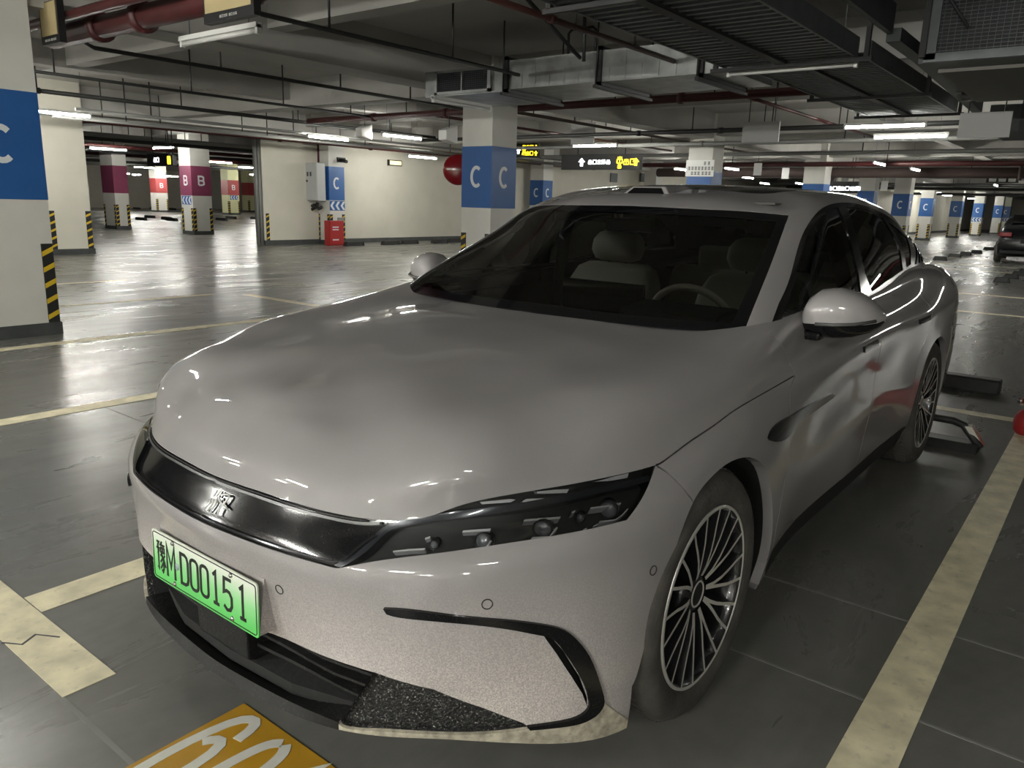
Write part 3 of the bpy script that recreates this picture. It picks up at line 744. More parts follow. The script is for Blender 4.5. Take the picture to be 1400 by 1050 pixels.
for q, r in (((839,686), .021), ((746,713), .021), ((661,731), .019), ((800,697), .010), ((590,737), .010)):
    M = module(q, r, .034)
    for hp, F in ((hA, Matrix.Identity(4)), (hB, Matrix.Scale(-1, 4, (0, 1, 0)))):
        MM = F @ M
        f_ = MB().lathe([(r*.1, -.02), (r*1.15, -.02), (r*1.15, .004), (r, .006), (r*.95, .0)], 20, MM)
        ho = f_.build('lamp_module', mat('lamp_module', (0.05, 0.05, 0.055), rough=0.3, metal=0.6), hp)
        g_ = MB().lathe([(r*.95, .001), (r*.8, .006), (r*.5, .010), (r*.01, .012)], 20, MM)
        g_.build('projector_glass', mat('projector_glass', (0.45, 0.47, 0.50), rough=0.08, metal=0.7), hp)
# parking sensors: thin rings
for q in ((382,806), (666,826), (893,780)):
    uv = B.px([q]); P = B.ev(uv[:, 0], uv[:, 1])[0]; N = B.nr(uv[:, 0], uv[:, 1])[0]
    for F in (Matrix.Identity(4), Matrix.Scale(-1, 4, (0, 1, 0)))[:1 if q[0] < 400 else 2]:
        M = F @ Matrix.Translation(Vector(P)) @ Vector(N).to_track_quat('Z', 'Y').to_matrix().to_4x4()
        so = MB().lathe([(.0105, -.004), (.0105, .0012), (.0125, .0012), (.0125, -.004)], 24, M).build('parking_sensor', DARK, CARS)
# lower grille slats
sl = []
for zz in (.352, .322, .292, .262):
    ln = np.array([B.near([(.87-.16*(y/.47)**2, y, zz)])[0] for y in np.linspace(.10, .50-(.352-zz)*.4, 9)])
    sl.append(ln)
for ln in sl:
    d_ = patch(B, band(densify(ln, .03, False), .007), -.030, -.083)
    make('grille_slat', d_, BLACKP, lg, True)
mbx = MB(); mbx.prism([(.845, .215), (.868, .225), (.872, .35), (.80, .36), (.80, .215)], -.13, .10, Matrix(((1, 0, 0, 0), (0, 0, 1, 0), (0, 1, 0, 0), (0, 0, 0, 1))))
mbx.build('radar_cover', BLACKP, lg, bevel=.006)

# ------------------------------------------------------------------ number plate
PX, PZ, PT = .9202, .3684, .0166
PM = Matrix.Translation((PX, 0, PZ)) @ Matrix(((math.cos(PT), 0, -math.sin(PT), 0), (0, 1, 0, 0), (math.sin(PT), 0, math.cos(PT), 0), (0, 0, 0, 1)))
# local frame of the plate: X = +y of the car, Y = up, Z = forward
PL = PM @ Matrix(((0, 0, 1, 0), (1, 0, 0, 0), (0, 1, 0, 0), (0, 0, 0, 1)))
def rrect(w_, h_, r, x0=0, y0=0, n=5):
    o = []
    for cx, cy, a0 in ((w_/2-r, h_/2-r, 0), (-w_/2+r, h_/2-r, 90), (-w_/2+r, -h_/2+r, 180), (w_/2-r, -h_/2+r, 270)):
        for i in range(n+1):
            a = math.radians(a0+90*i/n); o.append((x0+cx+r*math.cos(a), y0+cy+r*math.sin(a)))
    return o
def plate_mat():
    m = bpy.data.materials.new('plate_green'); m.use_nodes = True; nt = m.node_tree; b = nt.nodes['Principled BSDF']
    tc = nt.nodes.new('ShaderNodeTexCoord'); sp = nt.nodes.new('ShaderNodeSeparateXYZ'); nt.links.new(tc.outputs['Generated'], sp.inputs[0])
    cr = nt.nodes.new('ShaderNodeValToRGB'); cr.color_ramp.elements[0].color = (0.10, 0.50, 0.11, 1); cr.color_ramp.elements[1].color = (0.62, 0.66, 0.58, 1)
    cr.color_ramp.elements[0].position = .12; cr.color_ramp.elements[1].position = .9
    e = cr.color_ramp.elements.new(.5); e.color = (0.24, 0.58, 0.24, 1)
    nt.links.new(sp.outputs['Z'], cr.inputs[0]); nt.links.new(cr.outputs[0], b.inputs['Base Color']); b.inputs['Roughness'].default_value = .35
    return m
pl = MB().prism(rrect(.48, .14, .010, 0, .07), 0, .004, PL).build('licence_plate', plate_mat(), CARS); pl['label'] = 'green number plate reading D00151'
INK = mat('plate_ink', (0.006, 0.008, 0.006), rough=0.5)
MB().ribbon(rrect(.468, .128, .008, 0, .07), .0022, .004, .0052, PL, closed=True).build('plate_rim', INK, pl)
def rr(w_, h_, r): return rrect(w_, h_, r, 0, 0, 4)
H9 = .09; cw = .043
def arc(cx, cy, rx, ry, a0, a1, n=10): return [(cx+rx*math.cos(math.radians(a0+(a1-a0)*i/n)), cy+ry*math.sin(math.radians(a0+(a1-a0)*i/n))) for i in range(n+1)]
def oval(w_, h_, r):
    return rr(w_, h_, r), True
G = {
 'M': [([(-.019, -.045), (-.019, .045), (0, -.015), (.019, .045), (.019, -.045)], False)],
 'D': [([(-.016, .041), (.004, .041), (.013, .036), (.0175, .024), (.0175, -.024), (.013, -.036), (.004, -.041), (-.016, -.041)], True), ([(-.020, .041), (-.012, .041)], False), ([(-.020, -.041), (-.012, -.041)], False)],
 '0': [(rr(.034, .082, .014), True)],
 '1': [([(-.012, .033), (0.0, .043), (0.0, -.041)], False), ([(-.012, -.041), (.012, -.041)], False)],
 '5': [([(.016, .041), (-.014, .041), (-.016, .004), (-.004, .010), (.008, .008), (.0165, -.004), (.0165, -.026), (.009, -.038), (-.004, -.041), (-.017, -.032)], False)],
 'yu': [([(-.020, .040), (-.009, .040), (-.016, .028)], False), ([(-.022, .022), (-.008, .022)], False), ([(-.014, .030), (-.014, -.036), (-.019, -.031)], False), ([(-.010, .018), (-.016, .006)], False),
        ([(.006, .044), (-.001, .034), (.016, .034), (.011, .026)], False), ([(-.002, .026), (-.002, .014), (.017, .014), (.017, .026), (-.002, .026)], False), ([(.0075, .026), (.0075, .014)], False),
        ([(.007, .014), (-.003, .002)], False), ([(.004, .006), (.011, -.010), (.011, -.032), (.006, -.042), (.001, -.037)], False), ([(.008, -.002), (-.004, -.016)], False), ([(.010, -.014), (-.004, -.034)], False), ([(.019, .008), (.011, -.002), (.021, -.026)], False)],
}
xs = -.205
for ch, x in (('yu', -.205), ('M', -.155), ('D', -.088), ('0', -.040), ('0', .008), ('1', .060), ('5', .112), ('1', .176)):
    g = MB(); M = PL @ Matrix.Translation((x*.985+.006, .070, 0))
    for pts, cl_ in G[ch]: g.ribbon(pts, .0088 if ch != 'yu' else .0058, .004, .0052, M, cl_)
    g.build('character', INK, pl)
MB().lathe([(.0001, .004), (.010, .004), (.010, .005), (.0001, .005)], 20, PL @ Matrix.Translation((-.117, .066, 0))).build('plate_dot', mat('plate_seal', (0.35, 0.42, 0.48), rough=.4, metal=.4), pl)
for x, y in ((-.133, .127), (.133, .127), (-.133, .013), (.133, .013)):
    MB().lathe([(.0001, .009), (.004, .0085), (.0065, .006), (.007, .004)], 12, PL @ Matrix.Translation((x, y, 0))).build('plate_screw', CHROME, pl)
# painted carrier behind the plate
zc_ = [(.915, .50), (.9175, .372), (.80, .365), (.80, .50)]
MB().prism([(.8995, .512), (.9185, .372), (.84, .372), (.84, .505)], -.236, .236, Matrix(((1, 0, 0, 0), (0, 0, 1, 0), (0, 1, 0, 0), (0, 0, 0, 1)))).build('plate_carrier', PAINT, CARS)

# ------------------------------------------------------------------ wheels
MACH = mat('machined_spoke', (0.70, 0.69, 0.66), rough=0.38, metal=0.6)
RIMB = mat('rim_black', (0.010, 0.010, 0.011), rough=0.25, coat=0.5)
RED = mat('caliper_red', (0.45, 0.012, 0.02), rough=0.4)
STEEL = mat('brake_disc', (0.20, 0.20, 0.20), rough=0.4, metal=0.9)
TYRE_LOW = mat('tyre_tread', (0.05, 0.045, 0.035), rough=0.9, noise=0.4, nscale=25)
def make_wheel():
    """local: axle along +y (outer face at y=0), hub at origin"""
    R = Matrix.Rotation(-PI/2, 4, 'X')     # lathe z -> +y
    w_ = empty('wheel')
    r0 = .256
    t = MB().lathe([(r0, -.012), (r0+.006, -.003), (r0+.018, .002), (r0+.045, .006), (r0+.068, .001), (.338, -.012), (.349, -.030), (.352, -.06), (.352, -.185), (.349, -.215), (.338, -.233), (.31, -.245), (r0, -.232)], 96, R)
    ty = t.build('tyre', RUBBER, w_)
    tr = MB()
    for i in range(72):
        a = 2*PI*i/72; a2 = a+.055
        p = [(.3535*math.cos(q), y, .3535*math.sin(q)) for q, y in ((a, -.034), (a2, -.034), (a2+.03, -.085), (a+.03, -.085))]
        q_ = [(.346*math.cos(q), y, .346*math.sin(q)) for q, y in ((a, -.034), (a2, -.034), (a2+.03, -.085), (a+.03, -.085))]
        tr.add(p+q_, [(0, 1, 2, 3), (0, 4, 5, 1), (1, 5, 6, 2), (2, 6, 7, 3), (3, 7, 4, 0)])
        p = [(.3530*math.cos(q), y, .3530*math.sin(q)) for q, y in ((a, -.100), (a2, -.100), (a2, -.150), (a, -.150))]
        q_ = [(.346*math.cos(q), y, .346*math.sin(q)) for q, y in ((a, -.100), (a2, -.100), (a2, -.150), (a, -.150))]
        tr.add(p+q_, [(0, 1, 2, 3), (0, 4, 5, 1), (1, 5, 6, 2), (2, 6, 7, 3), (3, 7, 4, 0)])
    tg = tr.build('tread', RUBBER, w_); tg['kind'] = 'stuff'
    rim = MB().lathe([(r0+.001, -.012), (r0, -.004), (.250, -.002), (.243, -.006), (.238, -.03), (.230, -.10), (.225, -.22)], 96, R).build('rim', RIMB, w_)
    MB().lathe([(r0+.0015, -.006), (r0, -.0015), (.249, -.0005), (.2475, -.004)], 96, R).build('rim_edge', MACH, w_)
    MB().lathe([(.0001, -.030), (.040, -.029), (.052, -.034), (.070, -.045), (.075, -.075), (.0001, -.075)], 40, R).build('hub', RIMB, w_)
    MB().lathe([(.033, -.0295), (.036, -.026), (.039, -.0295)], 40, R).build('hub_ring', CHROME if False else MACH, w_)
    MB().lathe([(.0001, -.0275), (.031, -.0285)], 32, R).build('hub_cap', GLOSSB, w_)
    for i in range(20):
        # pairs: two slim machined ribs that meet near the hub, on a black spoke
        pair, sgn = divmod(i, 2); s_ = -1 if sgn == 0 else 1
        a0 = 2*PI*(pair+.5)/10
        def P(r, da, y): a = a0+da; return Vector((r*math.sin(a), y, r*math.cos(a)))
        sp = MB()
        rs = [.052, .085, .125, .165, .205, .2485]
        da = [s_*.035, s_*.060, s_*.100, s_*.135, s_*.150, s_*.155]
        ys = [-.028, -.020, -.014, -.010, -.007, -.003]
        tw = [.0, -.05, -.06, -.05, -.02, 0.0]
        wd = [.0055, .0052, .005, .0048, .0046, .0046]
        vs = []; fs = []
        for r, d_, y, tt, h_ in zip(rs, da, ys, tw, wd):
            c = P(r, d_+tt*.6, y); n = Vector((math.cos(a0+d_), 0, -math.sin(a0+d_)))*h_
            vs += [c-n, c+n, c+n*2.0+Vector((0, -.045, 0)), c-n*2.0+Vector((0, -.045, 0))]
        for j in range(5):
            for q in range(4): fs.append((j*4+q, j*4+(q+1) % 4, j*4+4+(q+1) % 4, j*4+4+q))
        me_ = MB().add(vs, [f for f in fs]).mesh('spoke')
        o = link('spoke', me_, None, w_); me_.materials.append(RIMB); me_.materials.append(MACH)
        for p_ in me_.polygons:
            if p_.index % 4 == 0: p_.material_index = 1
        bm = bmesh.new(); bm.from_mesh(me_); bmesh.ops.recalc_face_normals(bm, faces=bm.faces); bm.to_mesh(me_); bm.free()
    MB().lathe([(.06, -.115), (.185, -.115), (.185, -.140), (.06, -.140)], 48, R, closed=True).build('brake_disc', STEEL, w_)
    return w_
WH = make_wheel()
WH.parent = CARS
def place_wheel(o, x, y, rz):
    o.location = (x, y, .352); o.rotation_euler = (0, 0, rz)
w2 = copy_tree(WH, CARS); w3 = copy_tree(WH, CARS); w4 = copy_tree(WH, CARS)
place_wheel(WH, 0, .948, 0); place_wheel(w2, -2.92, .945, 0); place_wheel(w3, 0, -.948, PI); place_wheel(w4, -2.92, -.945, PI)
for wq, x, sy, ang in ((WH, 0, 1, 0), (w3, 0, -1, 0), (w2, -2.92, 1, 1), (w4, -2.92, -1, 1)):
    c = MB(); pts = []
    a0, a1 = (-.30, .62) if ang == 0 else (PI-.62, PI+.30)
    pts = [(.215*math.cos(a0+(a1-a0)*i/10), .215*math.sin(a0+(a1-a0)*i/10)) for i in range(11)]+[(.115*math.cos(a1-(a1-a0)*i/10), .115*math.sin(a1-(a1-a0)*i/10)) for i in range(11)]
    if sy < 0: pts = [(-p, q) for p, q in pts]
    c.prism(pts, .075, .155, Matrix(((1, 0, 0, 0), (0, 0, -1, 0), (0, 1, 0, 0), (0, 0, 0, 1))))
    co = c.build('brake_caliper', RED, wq, bevel=.006); co['label'] = 'red brake caliper'
# wheel housings and arch lips
for x, sy, uvp in ((0, 1, a_uv), (0, -1, a_uv), (-2.92, 1, ra_uv), (-2.92, -1, ra_uv)):
    P = B.ev(uvp[:, 0], uvp[:, 1]); N = B.nr(uvp[:, 0], uvp[:, 1])
    q = MB(); n = len(P); vs = []; fs = []
    prof = [(0, 0, 0), (.002, -.030, 0), (.010, -.032, .02), (.014, -.36, .03)]
    for p, nn in zip(P, N):
        rad = np.array([p[0]-x, 0, p[2]-.352]); rl = np.linalg.norm(rad); rad /= rl
        for j, (a, b, c_) in enumerate(prof):
            if j == 0: v = p
            elif j == 1: v = p+np.array([0, b, 0])-rad*.004
            else:
                v = np.array([x, 0, .352])+rad*max(rl, .395)+np.array([0, p[1]+b, 0])
            vs.append((v[0], v[1]*sy, v[2]))
    lip = MB(); lin = MB()
    for i in range(n-1):
        lip.add([vs[i*4], vs[i*4+4], vs[i*4+5], vs[i*4+1]], [(0, 1, 2, 3)], True)
    lvs = [v for i in range(n) for v in vs[i*4+1:i*4+4]]; lfs = []
    for i in range(n-1):
        for j in range(2): lfs.append((i*3+j, i*3+3+j, i*3+4+j, i*3+1+j))
    lin.add(lvs, lfs, True)
    # inner wall of the housing
    cx = [lvs[i*3+2] for i in range(n)]
    lin.add(cx, [tuple(range(n))])
    lip.build('arch_lip', PAINT, CARS); lin.build('wheel_housing', LINER, CARS)
# under-body
ub = [(p[0]*.97, p[1]-.05 if p[1] > .06 else 0) for p in plan['bot']]
ub = [(p[0]-.05 if i < 4 else p[0], max(0, p[1])) for i, p in enumerate(ub)]
def ubody(x): return x
poly = []
for x, y in ub:
    if abs(x) < .42 or abs(x+2.92) < .42: continue
    poly.append((x, y))
full = [(.86, 0), (.845, .25), (.79, .44), (.70, .60), (.57, .72), (.45, .80), (.42, .58), (-.42, .58), (-.44, .84), (-2.46, .84), (-2.50, .58), (-3.34, .58), (-3.36, .84), (-3.6, .78), (-3.85, .62), (-3.95, .3), (-3.97, 0)]
full += [(x, -y) for x, y in full[::-1][1:-1]]
MB().prism(full, .185, .215).build('floor_pan', LINER, CARS)
# ------------------------------------------------------------------ mirrors
for sy in (1, -1):
    # shell: rings across the width of the housing
    rings = []
    for t, cx, hx, zl, zh in ((0, -.865, .060, .992, 1.075), (.06, -.868, .080, .975, 1.105), (.2, -.875, .095, .966, 1.132), (.42, -.885, .098, .966, 1.138), (.65, -.900, .090, .975, 1.124), (.84, -.918, .072, .992, 1.098), (.95, -.932, .045, 1.012, 1.070), (1.0, -.94, .02, 1.030, 1.052)):
        y = .862+.232*t
        rings.append([(cx+hx*math.copysign(abs(math.cos(a))**.8, math.cos(a)), y*sy, (zl+zh)/2+(zh-zl)/2*math.copysign(abs(math.sin(a))**.75, math.sin(a))) for a in [2*PI*k_/24 for k_ in range(24)]])
    cap = MB(); low = MB()
    vs = [p for r in rings for p in r]
    fu = []; fl = []
    for i in range(len(rings)-1):
        for k_ in range(24):
            f = (i*24+k_, i*24+(k_+1) % 24, i*24+24+(k_+1) % 24, i*24+24+k_)
            (fl if math.sin(2*PI*(k_+.5)/24) < -.35 else fu).append(f)
    cap.add(vs, fu, True); low.add(vs, fl, True)
    cap.f.append(tuple(range(24))); cap.sm.append(True); cap.f.append(tuple(len(vs)-24+k_ for k_ in range(24))); cap.sm.append(True)
    for mb_ in (cap, low): pass
    mo = cap.build('door_mirror', PAINT, CARS); low.build('mirror_base', GLOSSB, mo)
    MB().prism([(-.80, .958), (-.80, .990), (-.93, .990), (-.95, .965)], .80, .93, Matrix(((1, 0, 0, 0), (0, 0, sy, 0), (0, 1, 0, 0), (0, 0, 0, 1)))).build('mirror_arm', GLOSSB, mo, bevel=.012)
    MB().tube([(-.778, .915*sy, 1.020), (-.785, .97*sy, 1.022), (-.812, 1.03*sy, 1.028), (-.88, 1.078*sy, 1.038)], .006, 6).build('turn_signal', mat('signal_strip', (0.10, 0.10, 0.10), rough=.15, metal=.3), mo)
# ------------------------------------------------------------------ roof pod
pod = MB()
a = [(-1.275, -.150, 1.428), (-1.275, .098, 1.428), (-1.52, .120, 1.460), (-1.52, -.17, 1.460), (-1.305, -.108, 1.470), (-1.305, .056, 1.470), (-1.47, .05, 1.482), (-1.47, -.10, 1.482)]
pod.add(a, [(0, 1, 5, 4), (1, 2, 6, 5), (2, 3, 7, 6), (3, 0, 4, 7), (4, 5, 6, 7), (3, 2, 1, 0)])
po = pod.build('roof_sensor_pod', PAINT, CARS, bevel=.006)
wn = MB(); wn.add([(-1.2765, -.118, 1.4385), (-1.2765, .066, 1.4385), (-1.2945, .042, 1.4635), (-1.2945, -.094, 1.4635), (-1.2865, -.118, 1.4365), (-1.2865, .066, 1.4365), (-1.304, .042, 1.4615), (-1.304, -.094, 1.4615)], [(0, 1, 2, 3), (4, 7, 6, 5), (0, 4, 5, 1), (1, 5, 6, 2), (2, 6, 7, 3), (3, 7, 4, 0)])
wn.build('sensor_window', FRIT, po)
# ------------------------------------------------------------------ cabin
cab_ = MB().box((-.42, -.74, .72), (-.95, .74, .90)); cab_.add([(-.36, -.70, .955), (-.36, .70, .955), (-.62, .74, .975), (-.62, -.74, .975), (-.95, .74, .90), (-.95, -.74, .90)], [(0, 1, 2, 3), (3, 2, 4, 5)])
db_ = MB().prism([(-.42, .80), (-.42, .955), (-.62, .975), (-.90, .955), (-.97, .90), (-.97, .72), (-.6, .70)], -.76, .76, Matrix(((1, 0, 0, 0), (0, 0, 1, 0), (0, 1, 0, 0), (0, 0, 0, 1))))
dash = db_.build('dashboard', INTD, CARS, bevel=.02)
MB().box((-.94, -.20, .93), (-.92, .19, 1.075)).build('centre_screen', FRIT, dash)
MB().prism([(-.74, .95), (-.76, 1.0), (-.96, 1.02), (-.98, .95)], .18, .58, Matrix(((1, 0, 0, 0), (0, 0, 1, 0), (0, 1, 0, 0), (0, 0, 0, 1)))).build('instrument_hood', INTD, dash, bevel=.01)
fl = MB().box((-.5, -.80, .26), (-3.3, .80, .30)).build('cabin_floor', INTD, CARS)
def seat(y):
    s_ = MB().prism([(-1.05, .42), (-1.05, .56), (-1.10, .60), (-1.55, .56), (-1.58, .42)], y-.25, y+.25, Matrix(((1, 0, 0, 0), (0, 0, 1, 0), (0, 1, 0, 0), (0, 0, 0, 1)))).build('seat', BEIGE, CARS, bevel=.03)
    bk = MB(); rings = []
    for z, x, hx, hy in ((.55, -1.52, .09, .24), (.70, -1.56, .095, .26), (.88, -1.60, .09, .27), (1.00, -1.635, .08, .255), (1.07, -1.655, .065, .22), (1.095, -1.665, .04, .17)):
        rings.append([(x+hx*math.copysign(abs(math.cos(a))**.6, math.cos(a)), y+hy*math.copysign(abs(math.sin(a))**.6, math.sin(a)), z) for a in [2*PI*k_/20 for k_ in range(20)]])
    vs = [p for r in rings for p in r]; n = 20
    bk.add(vs, [(i*n+k_, i*n+(k_+1) % n, i*n+n+(k_+1) % n, i*n+n+k_) for i in range(len(rings)-1) for k_ in range(n)]+[tuple(range(len(vs)-n, len(vs)))], True)
    bk.build('seat_back', BEIGE, s_)
    hd = MB(); rings = []
    for z, x, hx, hy in ((1.105, -1.665, .025, .09), (1.115, -1.66, .050, .125), (1.16, -1.655, .060, .145), (1.21, -1.66, .058, .140), (1.245, -1.668, .042, .115), (1.257, -1.672, .02, .08)):
        rings.append([(x+hx*math.copysign(abs(math.cos(a))**.7, math.cos(a)), y+hy*math.copysign(abs(math.sin(a))**.7, math.sin(a)), z) for a in [2*PI*k_/20 for k_ in range(20)]])
    vs = [p for r in rings for p in r]
    hd.add(vs, [tuple(range(n))[::-1]]+[(i*n+k_, i*n+(k_+1) % n, i*n+n+(k_+1) % n, i*n+n+k_) for i in range(len(rings)-1) for k_ in range(n)]+[tuple(range(len(vs)-n, len(vs)))], True)
    hd.build('headrest', BEIGE, s_)
    p_ = MB()
    for q in (-.05, .05): p_.tube([(-1.66, y+q, 1.06), (-1.66, y+q, 1.13)], .006, 6)
    p_.build('headrest_post', CHROME, s_)
seat(-.37); seat(.37)
rs_ = MB().prism([(-2.25, .40), (-2.20, .56), (-2.65, .55), (-2.86, 1.02), (-2.98, 1.02), (-2.85, .40)], -.66, .66, Matrix(((1, 0, 0, 0), (0, 0, 1, 0), (0, 1, 0, 0), (0, 0, 0, 1)))).build('rear_bench', BEIGE, CARS, bevel=.04)
for y in (-.36, .36): MB().box((-2.86, y-.13, 1.0), (-2.96, y+.13, 1.15)).build('headrest', BEIGE, rs_, bevel=.03)
MB().box((-2.9, -.72, .98), (-3.42, .72, 1.0)).build('parcel_shelf', INTD, CARS)
# steering wheel
c = Vector((-1.02, .37, .915)); ax = Vector((-.90, 0, .42)).normalized()
M = Matrix.Translation(c) @ ax.to_track_quat('Z', 'Y').to_matrix().to_4x4()
sw = MB().lathe([(.185+.014*math.cos(a), .014*math.sin(a)) for a in [2*PI*k_/10 for k_ in range(10)]], 40, M, closed=True).build('steering_wheel', BEIGE, CARS)
MB().prism(rrect(.14, .10, .03), -.02, .01, M).build('airbag_cover', INTD, sw)
for a in (0, PI, -PI/2): MB().tube([M @ Vector((.05*math.cos(a), .05*math.sin(a), -.005)), M @ Vector((.18*math.cos(a), .18*math.sin(a), 0))], .013, 6).build('wheel_spoke', INTD, sw)
MB().tube([c, c+Vector((.22, 0, -.10))], .03, 8).build('steering_column', INTD, sw)
# inner mirror and its camera box
im = MB().box((-1.10, -.115, 1.275), (-1.125, .115, 1.33)).build('inner_mirror', BLACKP, CARS, bevel=.008)
MB().box((-1.15, -.06, 1.33), (-1.24, .06, 1.378)).build('camera_box', INTD, im, bevel=.008)
for sy in (1, -1):
    MB().box((-1.235, .16*sy, 1.375), (-1.25, .46*sy, 1.31)).build('sun_visor', mat('visor_cloth', (0.16, 0.15, 0.13), rough=.8), CARS, bevel=.006)
    pp = MB().tube([(-1.60, .62*sy, 1.37), (-1.66, .70*sy, 1.25), (-1.72, .77*sy, 1.0), (-1.70, .80*sy, .5)], .035, 8).build('centre_post', INTD, CARS)
MB().box((-1.30, -.55, 1.405), (-2.5, .55, 1.412)).build('headliner', mat('headliner_cloth', (0.07, 0.07, 0.065), rough=.9), CARS)
for sy in (1, -1):
    MB().prism([(-.62, .30), (-.62, .95), (-2.7, .99), (-2.7, .6), (-2.45, .3)], .80, .815, Matrix(((1, 0, 0, 0), (0, 0, sy, 0), (0, 1, 0, 0), (0, 0, 0, 1)))).build('door_card', INTD, CARS)
# ------------------------------------------------------------------ garage: materials
def floor_mat():
    m = bpy.data.materials.new('sealed_grey_floor'); m.use_nodes = True; nt = m.node_tree; b = nt.nodes['Principled BSDF']; L = nt.links
    tc = nt.nodes.new('ShaderNodeTexCoord')
    mp = nt.nodes.new('ShaderNodeMapping'); mp.inputs['Scale'].default_value = (.35, 1.5, 1); L.new(tc.outputs['Object'], mp.inputs[0])
    n1 = nt.nodes.new('ShaderNodeTexNoise'); n1.inputs['Scale'].default_value = 1.3; n1.inputs['Detail'].default_value = 8; n1.inputs['Roughness'].default_value = .65; n1.inputs['Distortion'].default_value = 1.2
    L.new(mp.outputs[0], n1.inputs['Vector'])
    n2 = nt.nodes.new('ShaderNodeTexNoise'); n2.inputs['Scale'].default_value = 14; n2.inputs['Detail'].default_value = 6; L.new(tc.outputs['Object'], n2.inputs['Vector'])
    ad = nt.nodes.new('ShaderNodeMath'); ad.operation = 'MULTIPLY_ADD'; L.new(n2.outputs['Fac'], ad.inputs[0]); ad.inputs[1].default_value = .35; L.new(n1.outputs['Fac'], ad.inputs[2])
    cr = nt.nodes.new('ShaderNodeValToRGB'); L.new(ad.outputs[0], cr.inputs[0])
    cr.color_ramp.elements[0].position = .45; cr.color_ramp.elements[0].color = (.105, .105, .097, 1)
    cr.color_ramp.elements[1].position = .95; cr.color_ramp.elements[1].color = (.18, .177, .162, 1)
    L.new(cr.outputs[0], b.inputs['Base Color'])
    mr = nt.nodes.new('ShaderNodeMapRange'); L.new(n1.outputs['Fac'], mr.inputs[0]); mr.inputs[1].default_value = .3; mr.inputs[2].default_value = .7; mr.inputs[3].default_value = .42; mr.inputs[4].default_value = .20
    L.new(mr.outputs[0], b.inputs['Roughness']); b.inputs['Specular IOR Level'].default_value = .5
    n3 = nt.nodes.new('ShaderNodeTexNoise'); n3.inputs['Scale'].default_value = 3.0; n3.inputs['Detail'].default_value = 3; L.new(tc.outputs['Object'], n3.inputs['Vector'])
    bp = nt.nodes.new('ShaderNodeBump'); bp.inputs['Strength'].default_value = .10; bp.inputs['Distance'].default_value = .03; L.new(n3.outputs['Fac'], bp.inputs['Height']); L.new(bp.outputs[0], b.inputs['Normal'])
    return m
FLOORM = floor_mat()
CEILM = mat("ceiling_paint", (0.42, 0.41, 0.385), rough=.9, noise=.10, nscale=1.2)
WALLM = mat('cream_wall', (0.60, 0.575, 0.495), rough=.75, noise=.04, nscale=2)
PILM = mat('pillar_paint', (0.60, 0.59, 0.55), rough=.6, noise=.04, nscale=3)
BLUE = mat('pillar_blue', (0.018, 0.095, 0.30), rough=.45, noise=.06, nscale=4)
MAGENTA = mat('pillar_magenta', (0.20, 0.042, 0.09), rough=.45, noise=.06, nscale=4)
LETTER = mat('letter_white', (0.66, 0.68, 0.70), rough=.5)
SKIRT = mat('skirting_grey', (0.055, 0.06, 0.06), rough=.6, noise=.2, nscale=8)
GUARD = mat('guard_black', (0.012, 0.012, 0.012), rough=.6)
YEL = mat('guard_yellow', (0.62, 0.42, 0.02), rough=.5)
LINE = mat('worn_line_paint', (0.70, 0.64, 0.45), rough=.55, noise=.22, nscale=9, speck=.35, speck_col=(.30, .28, .22), speck_scale=30)
ORANGE = mat('bay_number_orange', (0.42, 0.225, 0.016), rough=.45, noise=.10, nscale=9)
DIGIT = mat('bay_number_white', (0.58, 0.58, 0.53), rough=.5, noise=.08, nscale=14)
PIPEB = mat('pipe_black', (0.018, 0.018, 0.018), rough=.5)
PIPER = mat('pipe_red', (0.055, 0.009, 0.009), rough=.5, noise=.2, nscale=5)
PIPEG = mat('pipe_grey', (0.20, 0.20, 0.19), rough=.5)
GALV = mat('galvanised_steel', (0.36, 0.37, 0.37), rough=.38, metal=.75, noise=.25, nscale=5)
TRAYM = mat('tray_grey', (0.10, 0.11, 0.115), rough=.5, metal=.3, noise=.15, nscale=6)
DUCTD = mat('dark_duct', (0.055, 0.062, 0.065), rough=.55, metal=.3, noise=.2, nscale=4)
FRAMEB = mat('duct_flange', (0.025, 0.025, 0.027), rough=.6)
HOUS = mat('lamp_housing', (0.70, 0.70, 0.68), rough=.4)
TUBE_ON = mat('tube_lit', (0.9, 0.9, 0.9), rough=.5, emit=(1.0, .99, .91), estr=TUBE_POWER)
TUBE_OFF = mat('tube_unlit', (0.60, 0.60, 0.58), rough=.3)
RUBB = mat('black_rubber', (0.012, 0.012, 0.012), rough=.6, noise=.3, nscale=20)

# ------------------------------------------------------------------ floor and painted marks
SLAB = 3.55; BEAM = 2.98
fl_ = MB().add([(-95, -62, 0), (16, -62, 0), (16, 16, 0), (-95, 16, 0)], [(0, 1, 2, 3)]).build('floor', FLOORM, None, fix=False); fl_['kind'] = 'structure'
def mark(name, pts, m, z=.0025, label=None, parent=fl_):
    o = MB().prism(pts, .0005, z).build(name, m, parent)
    if label: o['label'] = label
    return o
def rect(x0, x1, y0, y1): return [(x0, y0), (x1, y0), (x1, y1), (x0, y1)]
for k_, y in enumerate((1.376, -1.04, -3.468, -5.88, -8.3, -10.7)):
    x1 = 3.4 if y > 0 else (.96 if k_ == 1 else 1.0)
    mark('bay_line', rect(-4.15, 1.6 if y > 0 else .96, y-.072, y+.072) if y > -7 else rect(-4.1, 1.0, y-.06, y+.06), LINE)
mark('aisle_line', rect(.965, 1.112, -13, -.44), LINE)
for x in (-4.45, -11.3, -14.4, -21.5, -24): mark('aisle_line', rect(x-.06, x+.06, -6.2 if x < -5 else -8, 9), LINE)
for y in (3.8, 6.2, -3.6, -1.15, 1.3): mark('bay_line', rect(-9.6, -5.0, y-.06, y+.06), LINE)
